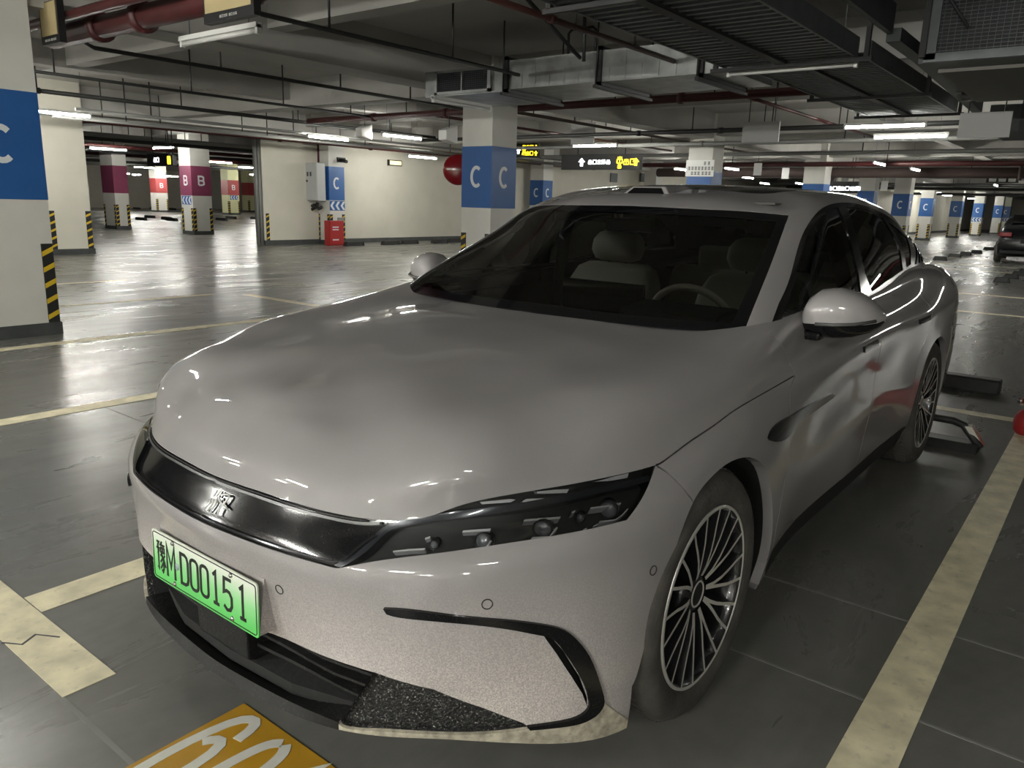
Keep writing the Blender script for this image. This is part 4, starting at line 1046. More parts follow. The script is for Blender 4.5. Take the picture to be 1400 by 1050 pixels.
for x in (-28, -31, -34, -40): mark('bay_line', rect(x-.06, x+.06, -5.8, -1.0), LINE)
JOINT = mat('floor_joint', (.20, .20, .19), rough=.7)
for x in (-.945, -.368, 5.1): mark('floor_joint', rect(x-.006, x+.006, -3.4, 6), JOINT, .0012)
mark('floor_joint', rect(1.108, 1.122, -.44, 3), JOINT, .0012)
mark('floor_joint', rect(-9, 1, 2.60, 2.61), JOINT, .0012)
# crack across the band
mark('floor_crack', [(1.118, -.86), (1.08, -.80), (1.03, -.83), (.99, -.76), (.985, -.765), (1.03, -.84), (1.08, -.81), (1.115, -.868)], SKIRT, .0031)
# orange bay number
tag(mark('bay_number', rect(.803, 1.245, -.036, .44), ORANGE, .003), 'orange painted bay number beginning 60')
def digit(strokes, yc, xc=1.02):
    # glyph right -> +y, glyph up -> -x
    for pts, sm_ in strokes:
        p = smooth2(pts, 26) if sm_ else pts
        MB().ribbon([(xc-gy*.190, yc+gx*.045) for gx, gy in p], .030, .003, .0042).build('painted_digit', DIGIT, fl_)
digit([([(.95, .62), (.72, .90), (.05, 1), (-.62, .80), (-1, .25), (-1, -.5), (-.62, -.92), (0, -1), (.70, -.85), (1, -.35), (.85, .25), (.35, .46), (-.1, .42), (-.42, .30)], True)], .040)
digit([([(-.12, .98), (-.72, .78), (-1, .3), (-1, -.3), (-.72, -.78), (-.12, -.98)], True), ([(.12, -.98), (.72, -.78), (1, -.3), (1, .3), (.72, .78), (.12, .98)], True)], .188)
digit([([(-.5, .7), (.1, 1), (.1, -1)], False)], .325)

# ------------------------------------------------------------------ ceiling and beams
ce = MB().add([(-95, -62, SLAB), (16, -62, SLAB), (16, 16, SLAB), (-95, 16, SLAB)], [(3, 2, 1, 0)]).build('ceiling', CEILM, None, fix=False); ce['kind'] = 'structure'
for y in (-6.7, 1.7, 10, -16.9, -27.3, -38): MB().box((-95, y-.25, BEAM), (16, y+.25, SLAB+.02)).build('beam', CEILM, ce)
for y in (-11.8, -2.5, 6): MB().box((-95, y-.15, BEAM+.22), (16, y+.15, SLAB+.02)).build('beam', CEILM, ce)
for x in (8.5, .2, -8.2, -16.4, -24.6, -32.8, -41, -49, -57.5, -66, -74): MB().box((x-.2, -62, BEAM+.08), (x+.2, 16, SLAB+.02)).build('beam', CEILM, ce)
for x in (4.3, -4.0, -12.3, -20.5, -28.7): MB().box((x-.12, -62, BEAM+.25), (x+.12, 16, SLAB+.02)).build('beam', CEILM, ce)

# ------------------------------------------------------------------ walls
def wall(name, a, b):
    o = MB().box(a, b).build(name, WALLM); o['kind'] = 'structure'; return o
wb = wall('wall_back', (-11.2, -17.36, 0), (-60, -17.6, SLAB))
MB().box((-11.2, -17.33, 0), (-60, -17.40, .13)).build('skirting', SKIRT, wb)
wl = wall('wall_left', (-6.0, -16.9, 0), (3, -17.4, SLAB))
MB().box((-4.9, -16.2, 0), (-6.05, -17.0, SLAB)).build('pilaster', WALLM, wl)
MB().box((-4.88, -16.18, 0), (-6.07, -17.0, .12)).build('skirting', SKIRT, wl)
MB().box((-5.0, -16.88, 0), (3, -17.0, .12)).build('skirting', SKIRT, wl)
wf_ = wall('wall_far_left', (-95, -62, 0), (16, -62.2, SLAB))
wall('wall_far', (-95, -62, 0), (-95.2, 16, SLAB)); wall('wall_front', (16, -62, 0), (16.2, 16, SLAB)); wall('wall_right', (-95, 16, 0), (16, 16.2, SLAB))
wr = wall('wall_row_far', (-40, -10.4, 0), (-88, -10.6, SLAB)); MB().box((-40, -10.38, 0), (-88, -10.42, .15)).build('skirting', SKIRT, wr)
# recessed downpipes at the end of the back wall
for i_, (x, y) in enumerate(((-11.12, -17.36), (-11.02, -17.36), (-11.10, -17.52))):
    tag(MB().tube([(x, y-.02, 0), (x, y-.02, 2.9)], .045, 10).build('downpipe', PIPEG), '%s grey downpipe at the left end of the cream back wall' % ('right', 'left', 'rear')[i_], 'pipe', 'downpipes on the wall end')

# ------------------------------------------------------------------ pillars
CG = arc(0, 0, .10, .145, 50, 310, 18)
BG = [([(-.09, -.14), (-.09, .14), (.03, .14), (.085, .11), (.085, .03), (.03, 0), (-.09, 0)], False), ([(.03, 0), (.095, -.03), (.095, -.11), (.03, -.14), (-.09, -.14)], False)]
def face_M(c, nx, ny):
    """frame on a vertical face: X to the viewer's right, Y up, Z out"""
    n = Vector((nx, ny, 0)); r = Vector((0, 0, 1)).cross(n)
    return Matrix(((r.x, 0, n.x, c[0]), (r.y, 0, n.y, c[1]), (0, 1, 0, c[2]), (0, 0, 0, 1)))
def guard(parent, x, y, nx, ny, w_=.10, h=.75, z0=.12, label=None):
    """black corner guard with slanted yellow bars"""
    M = face_M((x, y, z0), nx, ny)
    g = MB().prism([(-w_/2, 0), (w_/2, 0), (w_/2, h), (-w_/2, h)], 0, .012, M).build('corner_guard', GUARD, parent)
    k_ = 5
    for i in range(k_):
        z = .03+i*h/k_
        MB().prism([(-w_/2, z), (w_/2, z+.05), (w_/2, z+.095), (-w_/2, z+.045)], .012, .0145, M).build('yellow_bar', YEL, g)
    return g
def pillar(x1, y1, wx, wy, band, letters, label, guards=True, chev=None, top=SLAB, boards=None, detail=2, yellow=None):
    """x1,y1: the corner nearest the car; the pillar runs to -x and -y from it"""
    o = empty('pillar', (x1-wx/2, y1-wy/2, 0), 0, label, 'pillar')
    inv = Matrix.Translation((-(x1-wx/2), -(y1-wy/2), 0))
    def loc(ob): ob.matrix_parent_inverse = inv; return ob
    x0, y0 = x1-wx, y1-wy
    loc(MB().box((x0, y0, 0), (x1, y1, top)).build('shaft', yellow or PILM, o))
    loc(MB().box((x0-.012, y0-.012, 0), (x1+.012, y1+.012, .12)).build('skirting', SKIRT, o))
    if band is not None: loc(MB().box((x0-.004, y0-.004, 1.275), (x1+.004, y1+.004, 2.228)).build('colour_band', band, o))
    for ch, fc_ in letters:
        c = (x1+.004, (y0+y1)/2, 1.76) if fc_ == 'x' else ((x0+x1)/2, y1+.004, 1.76)
        M = face_M(c, *((1, 0) if fc_ == 'x' else (0, 1)))
        g = MB()
        for pts, cl_ in ([(CG, False)] if ch == 'C' else BG): g.ribbon(pts, .052, 0, .004, M, cl_)
        loc(g.build('letter', LETTER, o))
    if guards:
        loc(guard(o, x1, y1-.055, 1, 0)); loc(guard(o, x1-.055, y1, 0, 1)); loc(guard(o, x0+.055, y1, 0, 1))
        if detail > 1: loc(guard(o, x1, y0+.055, 1, 0))
    if chev is not None:
        c = (x1+.004, (y0+y1)/2, 1.12) if chev == 'x' else ((x0+x1)/2, y1+.004, 1.12)
        M = face_M(c, *((1, 0) if chev == 'x' else (0, 1))); W_ = .56
        loc(MB().prism([(-W_/2, -.14), (W_/2, -.14), (W_/2, .14), (-W_/2, .14)], 0, .006, M).build('arrow_board', BLUE, o))
        for i in range(3):
            xx = -.19+i*.19
            loc(MB().prism([(xx-.07, 0), (xx+.02, .12), (xx+.10, .12), (xx+.01, 0), (xx+.10, -.12), (xx+.02, -.12)], .006, .008, M).build('chevron', LETTER, o))
    return o
pillar(-.65, -6.38, .68, .66, BLUE, [('C', 'y'), ('C', 'x')], 'near white pillar with a blue C band at the left edge')
pillar(-7.88, -6.40, .62, .62, BLUE, [('C', 'y'), ('C', 'x')], 'white pillar with two blue C faces rising behind the windshield')
p3 = pillar(-16.1, -6.42, .62, .62, BLUE, [], 'white pillar with a lettered notice board above the car roof')
pillar(-24.2, -6.25, .66, .66, BLUE, [('C', 'x')], 'white pillar right of the notice-board pillar, blue band just above the roofline')
pillar(-32.1, -6.65, .64, .64, BLUE, [('C', 'x')], 'white pillar half hidden behind the rear roofline')
pillar(-36.3, -6.22, .72, .66, BLUE, [('C', 'x'), ('C', 'y')], 'bright white pillar with a large C just above the rear window')
pillar(-45.4, -6.92, .64, .62, BLUE, [('C', 'x')], 'greyish pillar with a blue C, first standing clear of the car')
pillar(-53.5, -6.78, .7, .62, BLUE, [('C', 'x')], 'pale pillar with a blue C, second standing clear of the car')
pillar(-61.4, -6.66, .7, .62, BLUE, [('C', 'x')], 'far pillar with blue C above white chevrons', chev='x')
pillar(-71, -6.6, .7, .62, BLUE, [('C', 'x')], 'dim far pillar with a blue C, left of the brightly lit one', detail=1)
pillar(-77.5, -6.75, .7, .66, BLUE, [('C', 'x')], 'brightly lit farthest pillar beside the dark car', chev='x', detail=1, yellow=mat('lit_look_paint', (.70, .72, .60), rough=.6))  # paler shaft colour stands in for the stronger light on this pillar
p9 = pillar(-23.1, -16.45, .62, .62, BLUE, [('C', 'x'), ('C', 'y')], 'white pillar with two small C faces left of the car roof')
pillar(-31.9, -16.3, .62, .62, None, [], 'plain beige pillar behind the hanging direction sign')
pe = pillar(-13.1, -16.86, .56, .55, BLUE, [('C', 'y')], 'pillar against the back wall carrying the grey electric box', chev='y')
pillar(-12.28, -22.87, .70, .70, MAGENTA, [('B', 'y'), ('B', 'x')], 'white pillar with a magenta band reading B B', chev='x')
pillar(-11.75, -27.1, .5, .9, MAGENTA, [], 'white pillar with plain magenta band beside the left wall block')
pillar(-27.8, -45.4, .8, .8, mat('pillar_red', (.33, .05, .05), rough=.5), [('B', 'y')], 'distant yellowish pillar with a small red B band', detail=1, yellow=mat('yellowish_paint', (.62, .62, .36), rough=.6), chev='y')
pillar(-25.6, -50.5, .8, .8, MATS['pillar_red'], [('B', 'y')], 'distant pillar with a red band near the far left wall', detail=1)
pillar(-34.2, -52.8, .9, .9, MATS['pillar_red'], [], 'distant red-banded pillar at the end of the back wall', detail=1, yellow=MATS['yellowish_paint'])
# notice board on the third pillar
M = face_M((-16.095, -6.72, 2.30), 1, 0)
nb = MB().prism(rect(-.36, .36, -.19, .19), 0, .02, M).build('notice_board', mat('board_white', (.72, .72, .70), rough=.5), p3); nb.matrix_parent_inverse = Matrix.Translation((16.1+.31, 6.42+.31, 0))
g = MB()
for r_, (y_, xs_) in enumerate(((.115, [(.10, .16), (.20, .26)]), (.0, [(-.30+.085*i, -.235+.085*i) for i in range(4)]+[(.04+.085*i, .105+.085*i) for i in range(4)]), (-.115, [(-.22+.085*i, -.155+.085*i) for i in range(3)]+[(.06+.085*i, .125+.085*i) for i in range(3)]))):
    for a_, b_ in xs_:
        for q in range(3): g.ribbon([(a_, y_-.03+.03*q), (b_, y_-.03+.03*q)], .012, .02, .022, M)
        g.ribbon([((a_+b_)/2, y_-.04), ((a_+b_)/2, y_+.04)], .012, .02, .022, M)
tg = g.build('board_text', GUARD, nb); tg['kind'] = 'stuff'; tg.parent = p3; tg.matrix_parent_inverse = Matrix.Translation((16.1+.31, 6.42+.31, 0))
# guards on wall edges
for (x, y, nx, ny) in ((-5.25, -16.2, 0, 1), (-5.99, -16.2, 0, 1)): guard(wl, x, y, nx, ny, w_=.11, h=.80)
guard(wb, -11.32, -17.36, 0, 1, h=.75); guard(wb, -19.75, -17.36, 0, 1, h=.75)

# ------------------------------------------------------------------ tube lamps
def tube_lamp(p, axis, label, lit=True, group=None, L_=1.2, m_=None, hang=True):
    o = empty('tube_lamp', p, 0 if axis == 'x' else PI/2, label, 'lamp', group)
    MB().prism([(-.035, .02), (.035, .02), (.028, .062), (-.028, .062)], -L_/2, L_/2, Matrix(((0, 0, 1, 0), (1, 0, 0, 0), (0, 1, 0, 0), (0, 0, 0, 1)))).build('batten', HOUS, o)
    MB().tube([(-L_/2+.03, 0, 0), (L_/2-.03, 0, 0)], .021, 12).build('tube', m_ or (TUBE_ON if lit else TUBE_OFF), o)
    for s_ in (-1, 1):
        MB().box((s_*(L_/2-.03), -.02, -.028), (s_*L_/2, .02, .045)).build('lamp_holder', HOUS, o)
        if hang: MB().tube([(s_*L_*.38, 0, .06), (s_*L_*.38, 0, SLAB-p[2])], .004, 5).build('hanger', PIPEG, o)
    return o
tube_lamp((-4.6, -13.9, 2.70), 'x', 'lit tube lamp in front of the left wall block, nearest the big C pillar')
tube_lamp((-10.3, -13.37, 2.70), 'x', 'lit tube lamp hanging before the electric-box pillar')
tube_lamp((-10.6, -11.23, 2.70), 'x', 'lit tube lamp left of the white two-C pillar, nearer of the pair')
tube_lamp((-15.2, -15.15, 2.585), 'x', 'lit tube lamp low against the back wall above the yellow sign')
tube_lamp((-14.0, -8.4, 2.70), 'y', 'lit tube lamp under the small grey hanging board')
tube_lamp((-11.65, -1.61, 2.70), 'y', 'lit tube lamp above the car roof, upper of the right pair')
tube_lamp((-13.6, -1.64, 2.70), 'y', 'lit tube lamp above the car roof, lower of the right pair')
tube_lamp((-2.23, -4.82, 2.70), 'y', 'unlit white tube lamp hanging at the upper left', lit=False)
tube_lamp((-6.0, -1.15, 2.70), 'y', 'unlit tube lamp crossing under the ribbed cable tray', lit=False, L_=1.25)
tube_lamp((-6.62, -5.9, 2.671), 'x', 'unlit tube lamp below the grille end of the duct', lit=False, hang=False)
tube_lamp((-11.15, -22.4, 2.70), 'y', 'lit tube lamp hanging before the magenta B B pillar', L_=1.3)
ORD = ['first', 'second', 'third', 'fourth', 'fifth', 'sixth', 'seventh', 'eighth', 'ninth', 'tenth', 'eleventh', 'twelfth', 'thirteenth']
DL = []
for (px, py, ax) in sorted(((148, 204, 'x'), (152, 231, 'x'), (165, 237, 'x'), (187, 239, 'y'), (300, 222, 'x'), (340, 229, 'x'), (318, 241, 'y'), (352, 239, 'x'), (232, 241, 'x'), (197, 229, 'x'),
                     (1000, 231, 'x'), (1022, 243, 'x'), (932, 232, 'x'), (1045, 251, 'x'), (1093, 251, 'x'))):
    z_ = 2.66 if py < 236 else 2.60
    P = at(px, py, z=z_)
    d_ = np.linalg.norm(P[:2]-CAM_P[:2])
    if d_ > 58: P = CAM_P+(P-CAM_P)*58/d_
    side_ = 'far left among the B pillars' if px < 500 else 'in the distance above the car roof'
    DL.append(side_)
    tube_lamp(tuple(P), ax, 'small lit tube lamp %s, %s from the left' % (side_, ORD[DL.count(side_)-1]), group='distant lamps '+side_, L_=1.2)
for k_, (px, py, ax) in enumerate(sorted(((1202, 224, 'x'), (1251, 232, 'x'), (1299, 239, 'x'), (1361, 253.5, 'x'), (1353, 266.5, 'y'), (1291, 267, 'x'), (1283, 271.5, 'x'), (1392, 260, 'x')))):
    P = at(px, py, z=2.66)
    tube_lamp(tuple(P), ax, 'small lit tube lamp over the far right lane, %s from the left' % ORD[k_], group='lamps over the far right lane', L_=1.2)
# added unseen tubes over the front aisle, boosted to brighten the car's nose
FRONT_BOOST = mat('tube_added_boost', (0.9, 0.9, 0.9), rough=.5, emit=(1.0, .99, .91), estr=TUBE_POWER*3.2)
for k_, (x, y) in enumerate(((5.6, -6.5), (6.4, -2.6), (6.4, 1.2), (10.5, -6), (10.5, -1), (10.5, 4), (11, 9.5), (9, -10))):
    tube_lamp((x, y, 2.7), 'y', 'added unseen bright tube lamp over the aisle in front of the sedan, %s one' % ORD[k_], group='added lamps over the front aisle', L_=1.2, m_=FRONT_BOOST)
for k_, (x, y) in enumerate(((.4, -3.7), (3.4, 3.9), (1.0, -11.5), (-44, -8.3), (-53.5, -8.6), (-60, -8.4), (-70, -8.4), (-48, -2), (-60, -2), (-20, 5))):  # more added lamps, out of sight, brightening near pillar, floor and far wall
    tube_lamp((x, y, 2.7), 'y', 'added tube lamp out of sight over the other lanes, %s one' % ORD[k_], group='added lamps out of sight in the far lanes', L_=.75 if k_ == 0 else 1.2)
# ------------------------------------------------------------------ pipes under the ceiling
def pipe(name, pts, r, m, label, cat='pipe', hang=(), parent=None, clamps=(), group=None):
    o = MB().tube(pts, r, 12).build(name, m)
    tag(o, label, cat, group)
    for p in hang:
        MB().tube([(p[0], p[1], p[2]+r*.5), (p[0], p[1], SLAB)], .012, 6).build('hanger_rod', PIPEB, o)
    for p in clamps:
        M = Matrix.Translation(p)
        d = (Vector(pts[1])-Vector(pts[0])).normalized()
        M = M @ d.to_track_quat('Z', 'Y').to_matrix().to_4x4()
        MB().lathe([(r*1.02, -.045), (r*1.35, -.04), (r*1.35, .04), (r*1.02, .045)], 16, M).build('coupling', m, o)
    return o
Z_ = 2.9
pipe('sprinkler_pipe', [(-2.38, -7.62, 3.12), (-2.38, -7.62, 2.93), (-2.46, -7.62, 2.90), (-5.6, -7.62, Z_), (-8.76, -7.62, Z_)], .024, PIPEB, 'thin black pipe with an upturned elbow below the big red main',
     hang=[(-4.0, -7.62, Z_), (-5.9, -7.62, Z_), (-7.3, -7.62, Z_)])
pipe('sprinkler_pipe', [(-2.06, -4.52, Z_), (-6.1, -4.52, Z_)], .022, PIPEB, 'thin black pipe running from the upper left to the duct grille', hang=[(-3.2, -4.52, Z_), (-4.9, -4.52, Z_)])
pipe('sprinkler_pipe', [(-2.75, -10.22, Z_), (-8.76, -10.22, Z_)], .022, PIPEB, 'thin black pipe touching the near pillar, upper of two', hang=[(-3.1, -10.22, Z_), (-5.1, -10.22, Z_), (-6.8, -10.22, Z_), (-8.3, -10.22, Z_)])
pipe('cable_pipe', [(-3.55, -12.48, Z_), (-12.93, -12.48, Z_)], .036, PIPEB, 'thick black pipe touching the near pillar, lower of two', hang=[(-3.75, -12.48, Z_), (-6.2, -12.48, Z_), (-8.8, -12.48, Z_), (-11.4, -12.48, Z_)], clamps=[(-3.75, -12.48, Z_)])
pipe('sprinkler_pipe', [(-2.06, -2.46, Z_), (-6.15, -2.46, Z_)], .026, mat('pipe_rust', (.06, .018, .014), rough=.6), 'thin rusty pipe running over the duct beside the ribbed tray', hang=[(-4.25, -2.46, Z_), (-5.3, -2.46, Z_)], clamps=[(-3.9, -2.46, Z_)])
pipe('fire_main', [(-1.90, -7.3, 2.87), (-1.90, -3.75, 2.87), (-1.90, -3.62, 2.92), (-1.90, -3.58, SLAB)], .100, PIPER, 'big dark red water main across the upper left corner', clamps=[(-1.90, -6.25, 2.87), (-1.90, -5.45, 2.87)], hang=[(-1.90, -5.6, 2.87)])
pipe('fire_main', [(-1.62, -7.3, 2.92), (-1.62, -3.75, 2.92), (-1.62, -3.66, 2.96), (-1.62, -3.64, SLAB)], .045, PIPER, 'thinner red pipe above the big water main')
pipe('fire_main', [(-8.85, -12.2, 2.9), (-8.85, -1.68, 2.9)], .058, PIPER, 'long dark red main passing behind the duct', clamps=[(-8.85, -3.7, 2.9), (-8.85, -10.2, 2.9), (-8.85, -8.3, 2.9)], hang=[(-8.85, -9.3, 2.9), (-8.85, -4.8, 2.9), (-8.85, -3.2, 2.9)])
pipe('fire_main', [(-4.0, -16.62, 2.86), (-27, -16.62, 2.86)], .075, PIPER, 'red main along the top of the cream back wall', hang=[(-8, -16.62, 2.86), (-12.5, -16.62, 2.86), (-18, -16.62, 2.86)], clamps=[(-11.3, -16.62, 2.86), (-14.5, -16.62, 2.86)])
pipe('fire_drop', [(-13.08, -17.29, 2.95), (-13.08, -17.29, 2.34)], .03, PIPER, 'thin red drop pipe beside the electric-box pillar')
pipe('branch_pipe', [(-8.92, -2.9, 2.93), (-17.5, -2.9, 2.93)], .026, PIPER, 'thin pipe, half red half white, right of the grey board', hang=[(-10.4, -2.9, 2.93), (-13.7, -2.9, 2.93)])
pipe('branch_pipe', [(-8.92, -7.2, 2.93), (-21, -7.2, 2.93)], .03, mat('pipe_brown', (.05, .03, .022), rough=.6), 'brown branch pipe running back from the red main', hang=[(-10, -7.2, 2.93), (-12.5, -7.2, 2.93), (-14.3, -7.2, 2.93)])
pipe('branch_pipe', [(-8.92, -9.0, 2.93), (-19, -9.0, 2.93)], .028, PIPER, 'red branch pipe left of the two-C pillar', hang=[(-11, -9.0, 2.86), (-14, -9.0, 2.86)])
pipe('cross_pipe', [(-13.0, -13, 2.85), (-13.0, 6, 2.85)], .042, PIPEB, 'black cross pipe in front of the notice-board pillar, upper', hang=[(-13.0, -6.9, 2.85), (-13.0, -5.5, 2.85), (-13.0, -3.9, 2.85), (-13.0, -10, 2.85)], clamps=[(-13.0, -6.7, 2.85), (-13.0, -4.9, 2.85)])
pipe('cross_pipe', [(-15.2, -13.2, 2.79), (-15.2, 6, 2.79)], .045, PIPEG, 'grey cross pipe in front of the notice-board pillar, lower', hang=[(-15.2, -7.6, 2.8), (-15.2, -4.9, 2.8), (-15.2, -3.2, 2.8)], clamps=[(-15.2, -6.3, 2.8)])
pipe('cross_pipe', [(-18.5, -13.2, 2.78), (-18.5, 9, 2.78)], .05, PIPEG, 'pale cross pipe behind the notice-board pillar', hang=[(-18.5, -7.5, 2.78), (-18.5, -3.7, 2.78)])
pipe('cross_pipe', [(-22.2, -13.2, 2.72), (-22.2, 9, 2.72)], .07, PIPER, 'red cross main far behind the notice-board pillar', hang=[(-22.2, -8.5, 2.72), (-22.2, -4, 2.72)])
pipe('cross_pipe', [(-26.2, -13.2, 2.66), (-26.2, .6, 2.66)], .16, mat('lagged_pipe', (.075, .05, .045), rough=.7), 'fat lagged pipe across the far right lane', hang=[(-26.2, -6, 2.66), (-26.2, -2.5, 2.66)], clamps=[(-26.2, -1.2, 2.66)])
for y_, z_, nm in ((-13.6, 2.78, 'upper'), (-14.6, 2.70, 'middle'), (-15.6, 2.82, 'rear')):
    pipe('conduit', [(-4.8, y_, z_), (-24, y_, z_)], .03, PIPEG, 'grey conduit before the left wall block, %s of three' % nm, hang=[(-6.2, y_, z_), (-9.5, y_, z_), (-12.5, y_, z_)])
for i_, (y_, z_, m_, nm) in enumerate(((-20.3, 2.8, PIPEG, 'grey pipe crossing before the magenta pillar'), (-21.2, 2.75, PIPEB, 'black pipe crossing before the magenta pillar'), (-25.7, 2.8, PIPER, 'red pipe crossing just behind the magenta pillar'), (-26.5, 2.68, PIPEB, 'black pipe crossing behind the magenta pillar'), (-30, 2.72, PIPER, 'red pipe crossing far behind the magenta pillar'), (-34, 2.6, PIPEB, 'black pipe crossing farthest behind the magenta pillar'))):
    pipe('cross_pipe', [(2, y_, z_), (-30, y_, z_)], .06, m_, nm, hang=[(-7.5, y_, z_), (-9.5, y_, z_), (-11.2, y_, z_)])
for i_, (x_, z_, nm) in enumerate(((-38.7, 2.7, 'nearer'), (-43, 2.66, 'middle'), (-52, 2.6, 'farther'))):
    pipe('cross_pipe', [(x_, -14, z_), (x_, 9, z_)], .08, PIPEB, 'dark cross pipe over the far right pillars, %s of three' % nm, hang=[(x_, -5, z_), (x_, -2, z_)])

# ------------------------------------------------------------------ ducts and cable trays
def slab_box(a, b, m, name, parent, bev=0): return MB().box(a, b).build(name, m, parent, bevel=bev)
dx0, dx1 = -7.35, -6.2
duct = empty('air_duct', (-6.8, -3, 2.75), 0, 'galvanised air duct ending in a grille above the two-C pillar', 'duct')
dinv = Matrix.Translation((6.8, 3, -2.75))
def D_(o): o.matrix_parent_inverse = dinv; return o
D_(slab_box((dx0, -4.75, 2.76), (dx1, -1.82, 3.10), GALV, 'duct_shell', duct))
D_(slab_box((dx0-.05, -6.2, 2.735), (dx1+.01, -4.83, 3.06), GALV, 'end_box', duct))
for y in (-4.79, -3.42, -2.16):
    fr = MB()
    for z0, z1 in ((2.72, 2.76), (3.10, 3.14)): fr.box((dx0-.04, y-.035, z0), (dx1+.04, y+.035, z1))
    for x0, x1 in ((dx0-.04, dx0), (dx1, dx1+.04)): fr.box((x0, y-.035, 2.72), (x1, y+.035, 3.14))
    D_(fr.build('flange', FRAMEB, duct))
    hr = MB()
    for x in (dx0-.06, dx1+.07): hr.tube([(x, y, 2.72), (x, y, SLAB)], .008, 6)
    D_(MB().box((dx0-.1, y-.02, 2.685), (dx1+.10, y+.02, 2.72)).build('support_rail', FRAMEB, duct))
    for x in (dx0-.06, dx1+.07): D_(MB().tube([(x, y, 2.70), (x, y, SLAB)], .010, 6).build('hanger_rod', PIPEB, duct))
for i in range(16):
    y = -4.55+.21*i
    if y > -1.9: break
    if abs(y+3.42) < .08 or abs(y+2.16) < .08: continue
    D_(MB().box((dx1, y-.004, 2.78), (dx1+.008, y+.004, 3.08 if i % 2 else 2.92)).build('sheet_seam', GALV, duct))
# grille in the end box: frame, mullion, fine slats both ways
gr = D_(MB().box((dx1+.01, -5.97, 2.775), (dx1+.022, -5.05, 3.03)).build('grille_back', mat('grille_dark', (.02, .024, .03), rough=.6), duct))
fr = MB()
for y0, y1, z0, z1 in ((-6.0, -5.95, 2.75, 3.05), (-5.07, -5.02, 2.75, 3.05), (-6.0, -5.02, 2.75, 2.785), (-6.0, -5.02, 3.02, 3.05), (-5.52, -5.50, 2.75, 3.05)): fr.box((dx1+.015, y0, z0), (dx1+.05, y1, z1))
D_(fr.build('grille_frame', GALV, duct))
fins = MB()
for i in range(9): fins.box((dx1+.022, -5.95, 2.80+.025*i), (dx1+.034, -5.07, 2.803+.025*i))
for i in range(26): fins.box((dx1+.022, -5.93+.034*i, 2.785), (dx1+.03, -5.927+.034*i, 3.02))
fo = D_(fins.build('grille_fins', TRAYM, duct)); fo['kind'] = 'stuff'
# ribbed cable tray
def tray(x0, x1, y0, y1, z, label, pitch, brackets, side_h=.16, slat=.045):
    o = empty('cable_tray', ((x0+x1)/2, (y0+y1)/2, z), 0, label, 'cable tray'); inv = Matrix.Translation((-(x0+x1)/2, -(y0+y1)/2, -z))
    def T(q): q.matrix_parent_inverse = inv; return q
    for y in (y0, y1): T(MB().box((x0, y-.012, z-.01), (x1, y+.012, z+side_h)).build('side_rail', TRAYM, o))
    ym = y0*.52+y1*.48
    T(MB().box((x0, ym-.045, z-.03), (x1, ym+.045, z+.02)).build('centre_rail', FRAMEB, o))
    T(MB().box((x0, y0, z+.055), (x1, y1, z+.065)).build('tray_lid', DUCTD, o))
    for x, ys in brackets:
        b_ = T(MB().box((x-.02, ys[0]-.05, 2.70), (x+.02, ys[1]+.05, 2.735)).build('bracket', FRAMEB, o))
        for y in ys: MB().box((x-.02, y-.02, 2.73), (x+.02, y+.02, SLAB)).build('hanger_post', FRAMEB, b_)
    n = int(abs(x1-x0)/pitch); me = None
    for i in range(n):
        for ya, yb in ((y0+.012, ym-.045), (ym+.045, y1-.012)):
            w_ = yb-ya
            if me is None:
                me = MB().prism([(-slat/2, -.004), (slat/2, -.004), (slat/2, .018), (-slat/2, .018)], 0, 1, Matrix(((1, 0, 0, 0), (0, 0, 1, 0), (0, 1, 0, 0), (0, 0, 0, 1)))).mesh('slat'); me.materials.append(TRAYM)
            s_ = bpy.data.objects.new('slat', me); COL.objects.link(s_); s_.parent = o
            s_.location = (x0+(x1-x0)*(i+.5)/n-(x0+x1)/2, ya-(y0+y1)/2, 0); s_.scale = (1, w_, 1)
    return o
tray(-2.15, -5.92, -1.76, -.52, 2.752, 'wide ribbed cable tray overhead, nearer section above the unlit tube', .125, ((-3.0, (-1.84, -.42)), (-5.86, (-1.84, -.42))))
tray(-6.1, -10.6, -1.60, -.46, 2.752, 'wide ribbed cable tray, farther section behind the unlit tube', .11, ((-8.4, (-1.70, -.40)), (-10.5, (-1.7, -.40))))
# return-air plenum at the upper right
pn = empty('air_plenum', (-6.3, 1.5, 2.8), 0, 'dark sheet-metal plenum with a wide return grille at the upper right', 'duct'); pinv = Matrix.Translation((6.3, -1.5, -2.8))
def P_(o): o.matrix_parent_inverse = pinv; return o
P_(slab_box((-7.9, -.02, 2.66), (-6.0, 3.2, 3.32), DUCTD, 'plenum_shell', pn))
P_(slab_box((-6.0, .10, 2.70), (-5.98, 2.8, 3.24), mat('plenum_grille_back', (.012, .014, .016), rough=.7), 'grille_back', pn))
fr = MB()
for y0, y1, z0, z1 in ((.03, .12, 2.68, 3.3), (2.75, 2.85, 2.68, 3.3), (.03, 2.85, 2.66, 2.73), (.03, 2.85, 3.22, 3.3)): fr.box((-6.0, y0, z0), (-5.94, y1, z1))
P_(fr.build('grille_frame', TRAYM, pn))
fins = MB()
for i in range(16): fins.box((-5.98, .12, 2.745+.03*i), (-5.962, 2.75, 2.750+.03*i))
for i in range(52): fins.box((-5.98, .14+.05*i, 2.73), (-5.97, .144+.05*i, 3.22))
fo = P_(fins.build('grille_fins', TRAYM, pn)); fo['kind'] = 'stuff'
P_(slab_box((-8.6, .08, 2.63), (-6.35, 3.1, 2.66), mat('plenum_belly', (.14, .135, .12), rough=.7), 'plenum_belly', pn))
tag(MB().box((-5.93, -.29, 2.92), (-3.2, -.24, 3.16)).build('duct_side', DUCTD), 'dark sheet-metal duct side along the right of the near cable tray', 'duct')
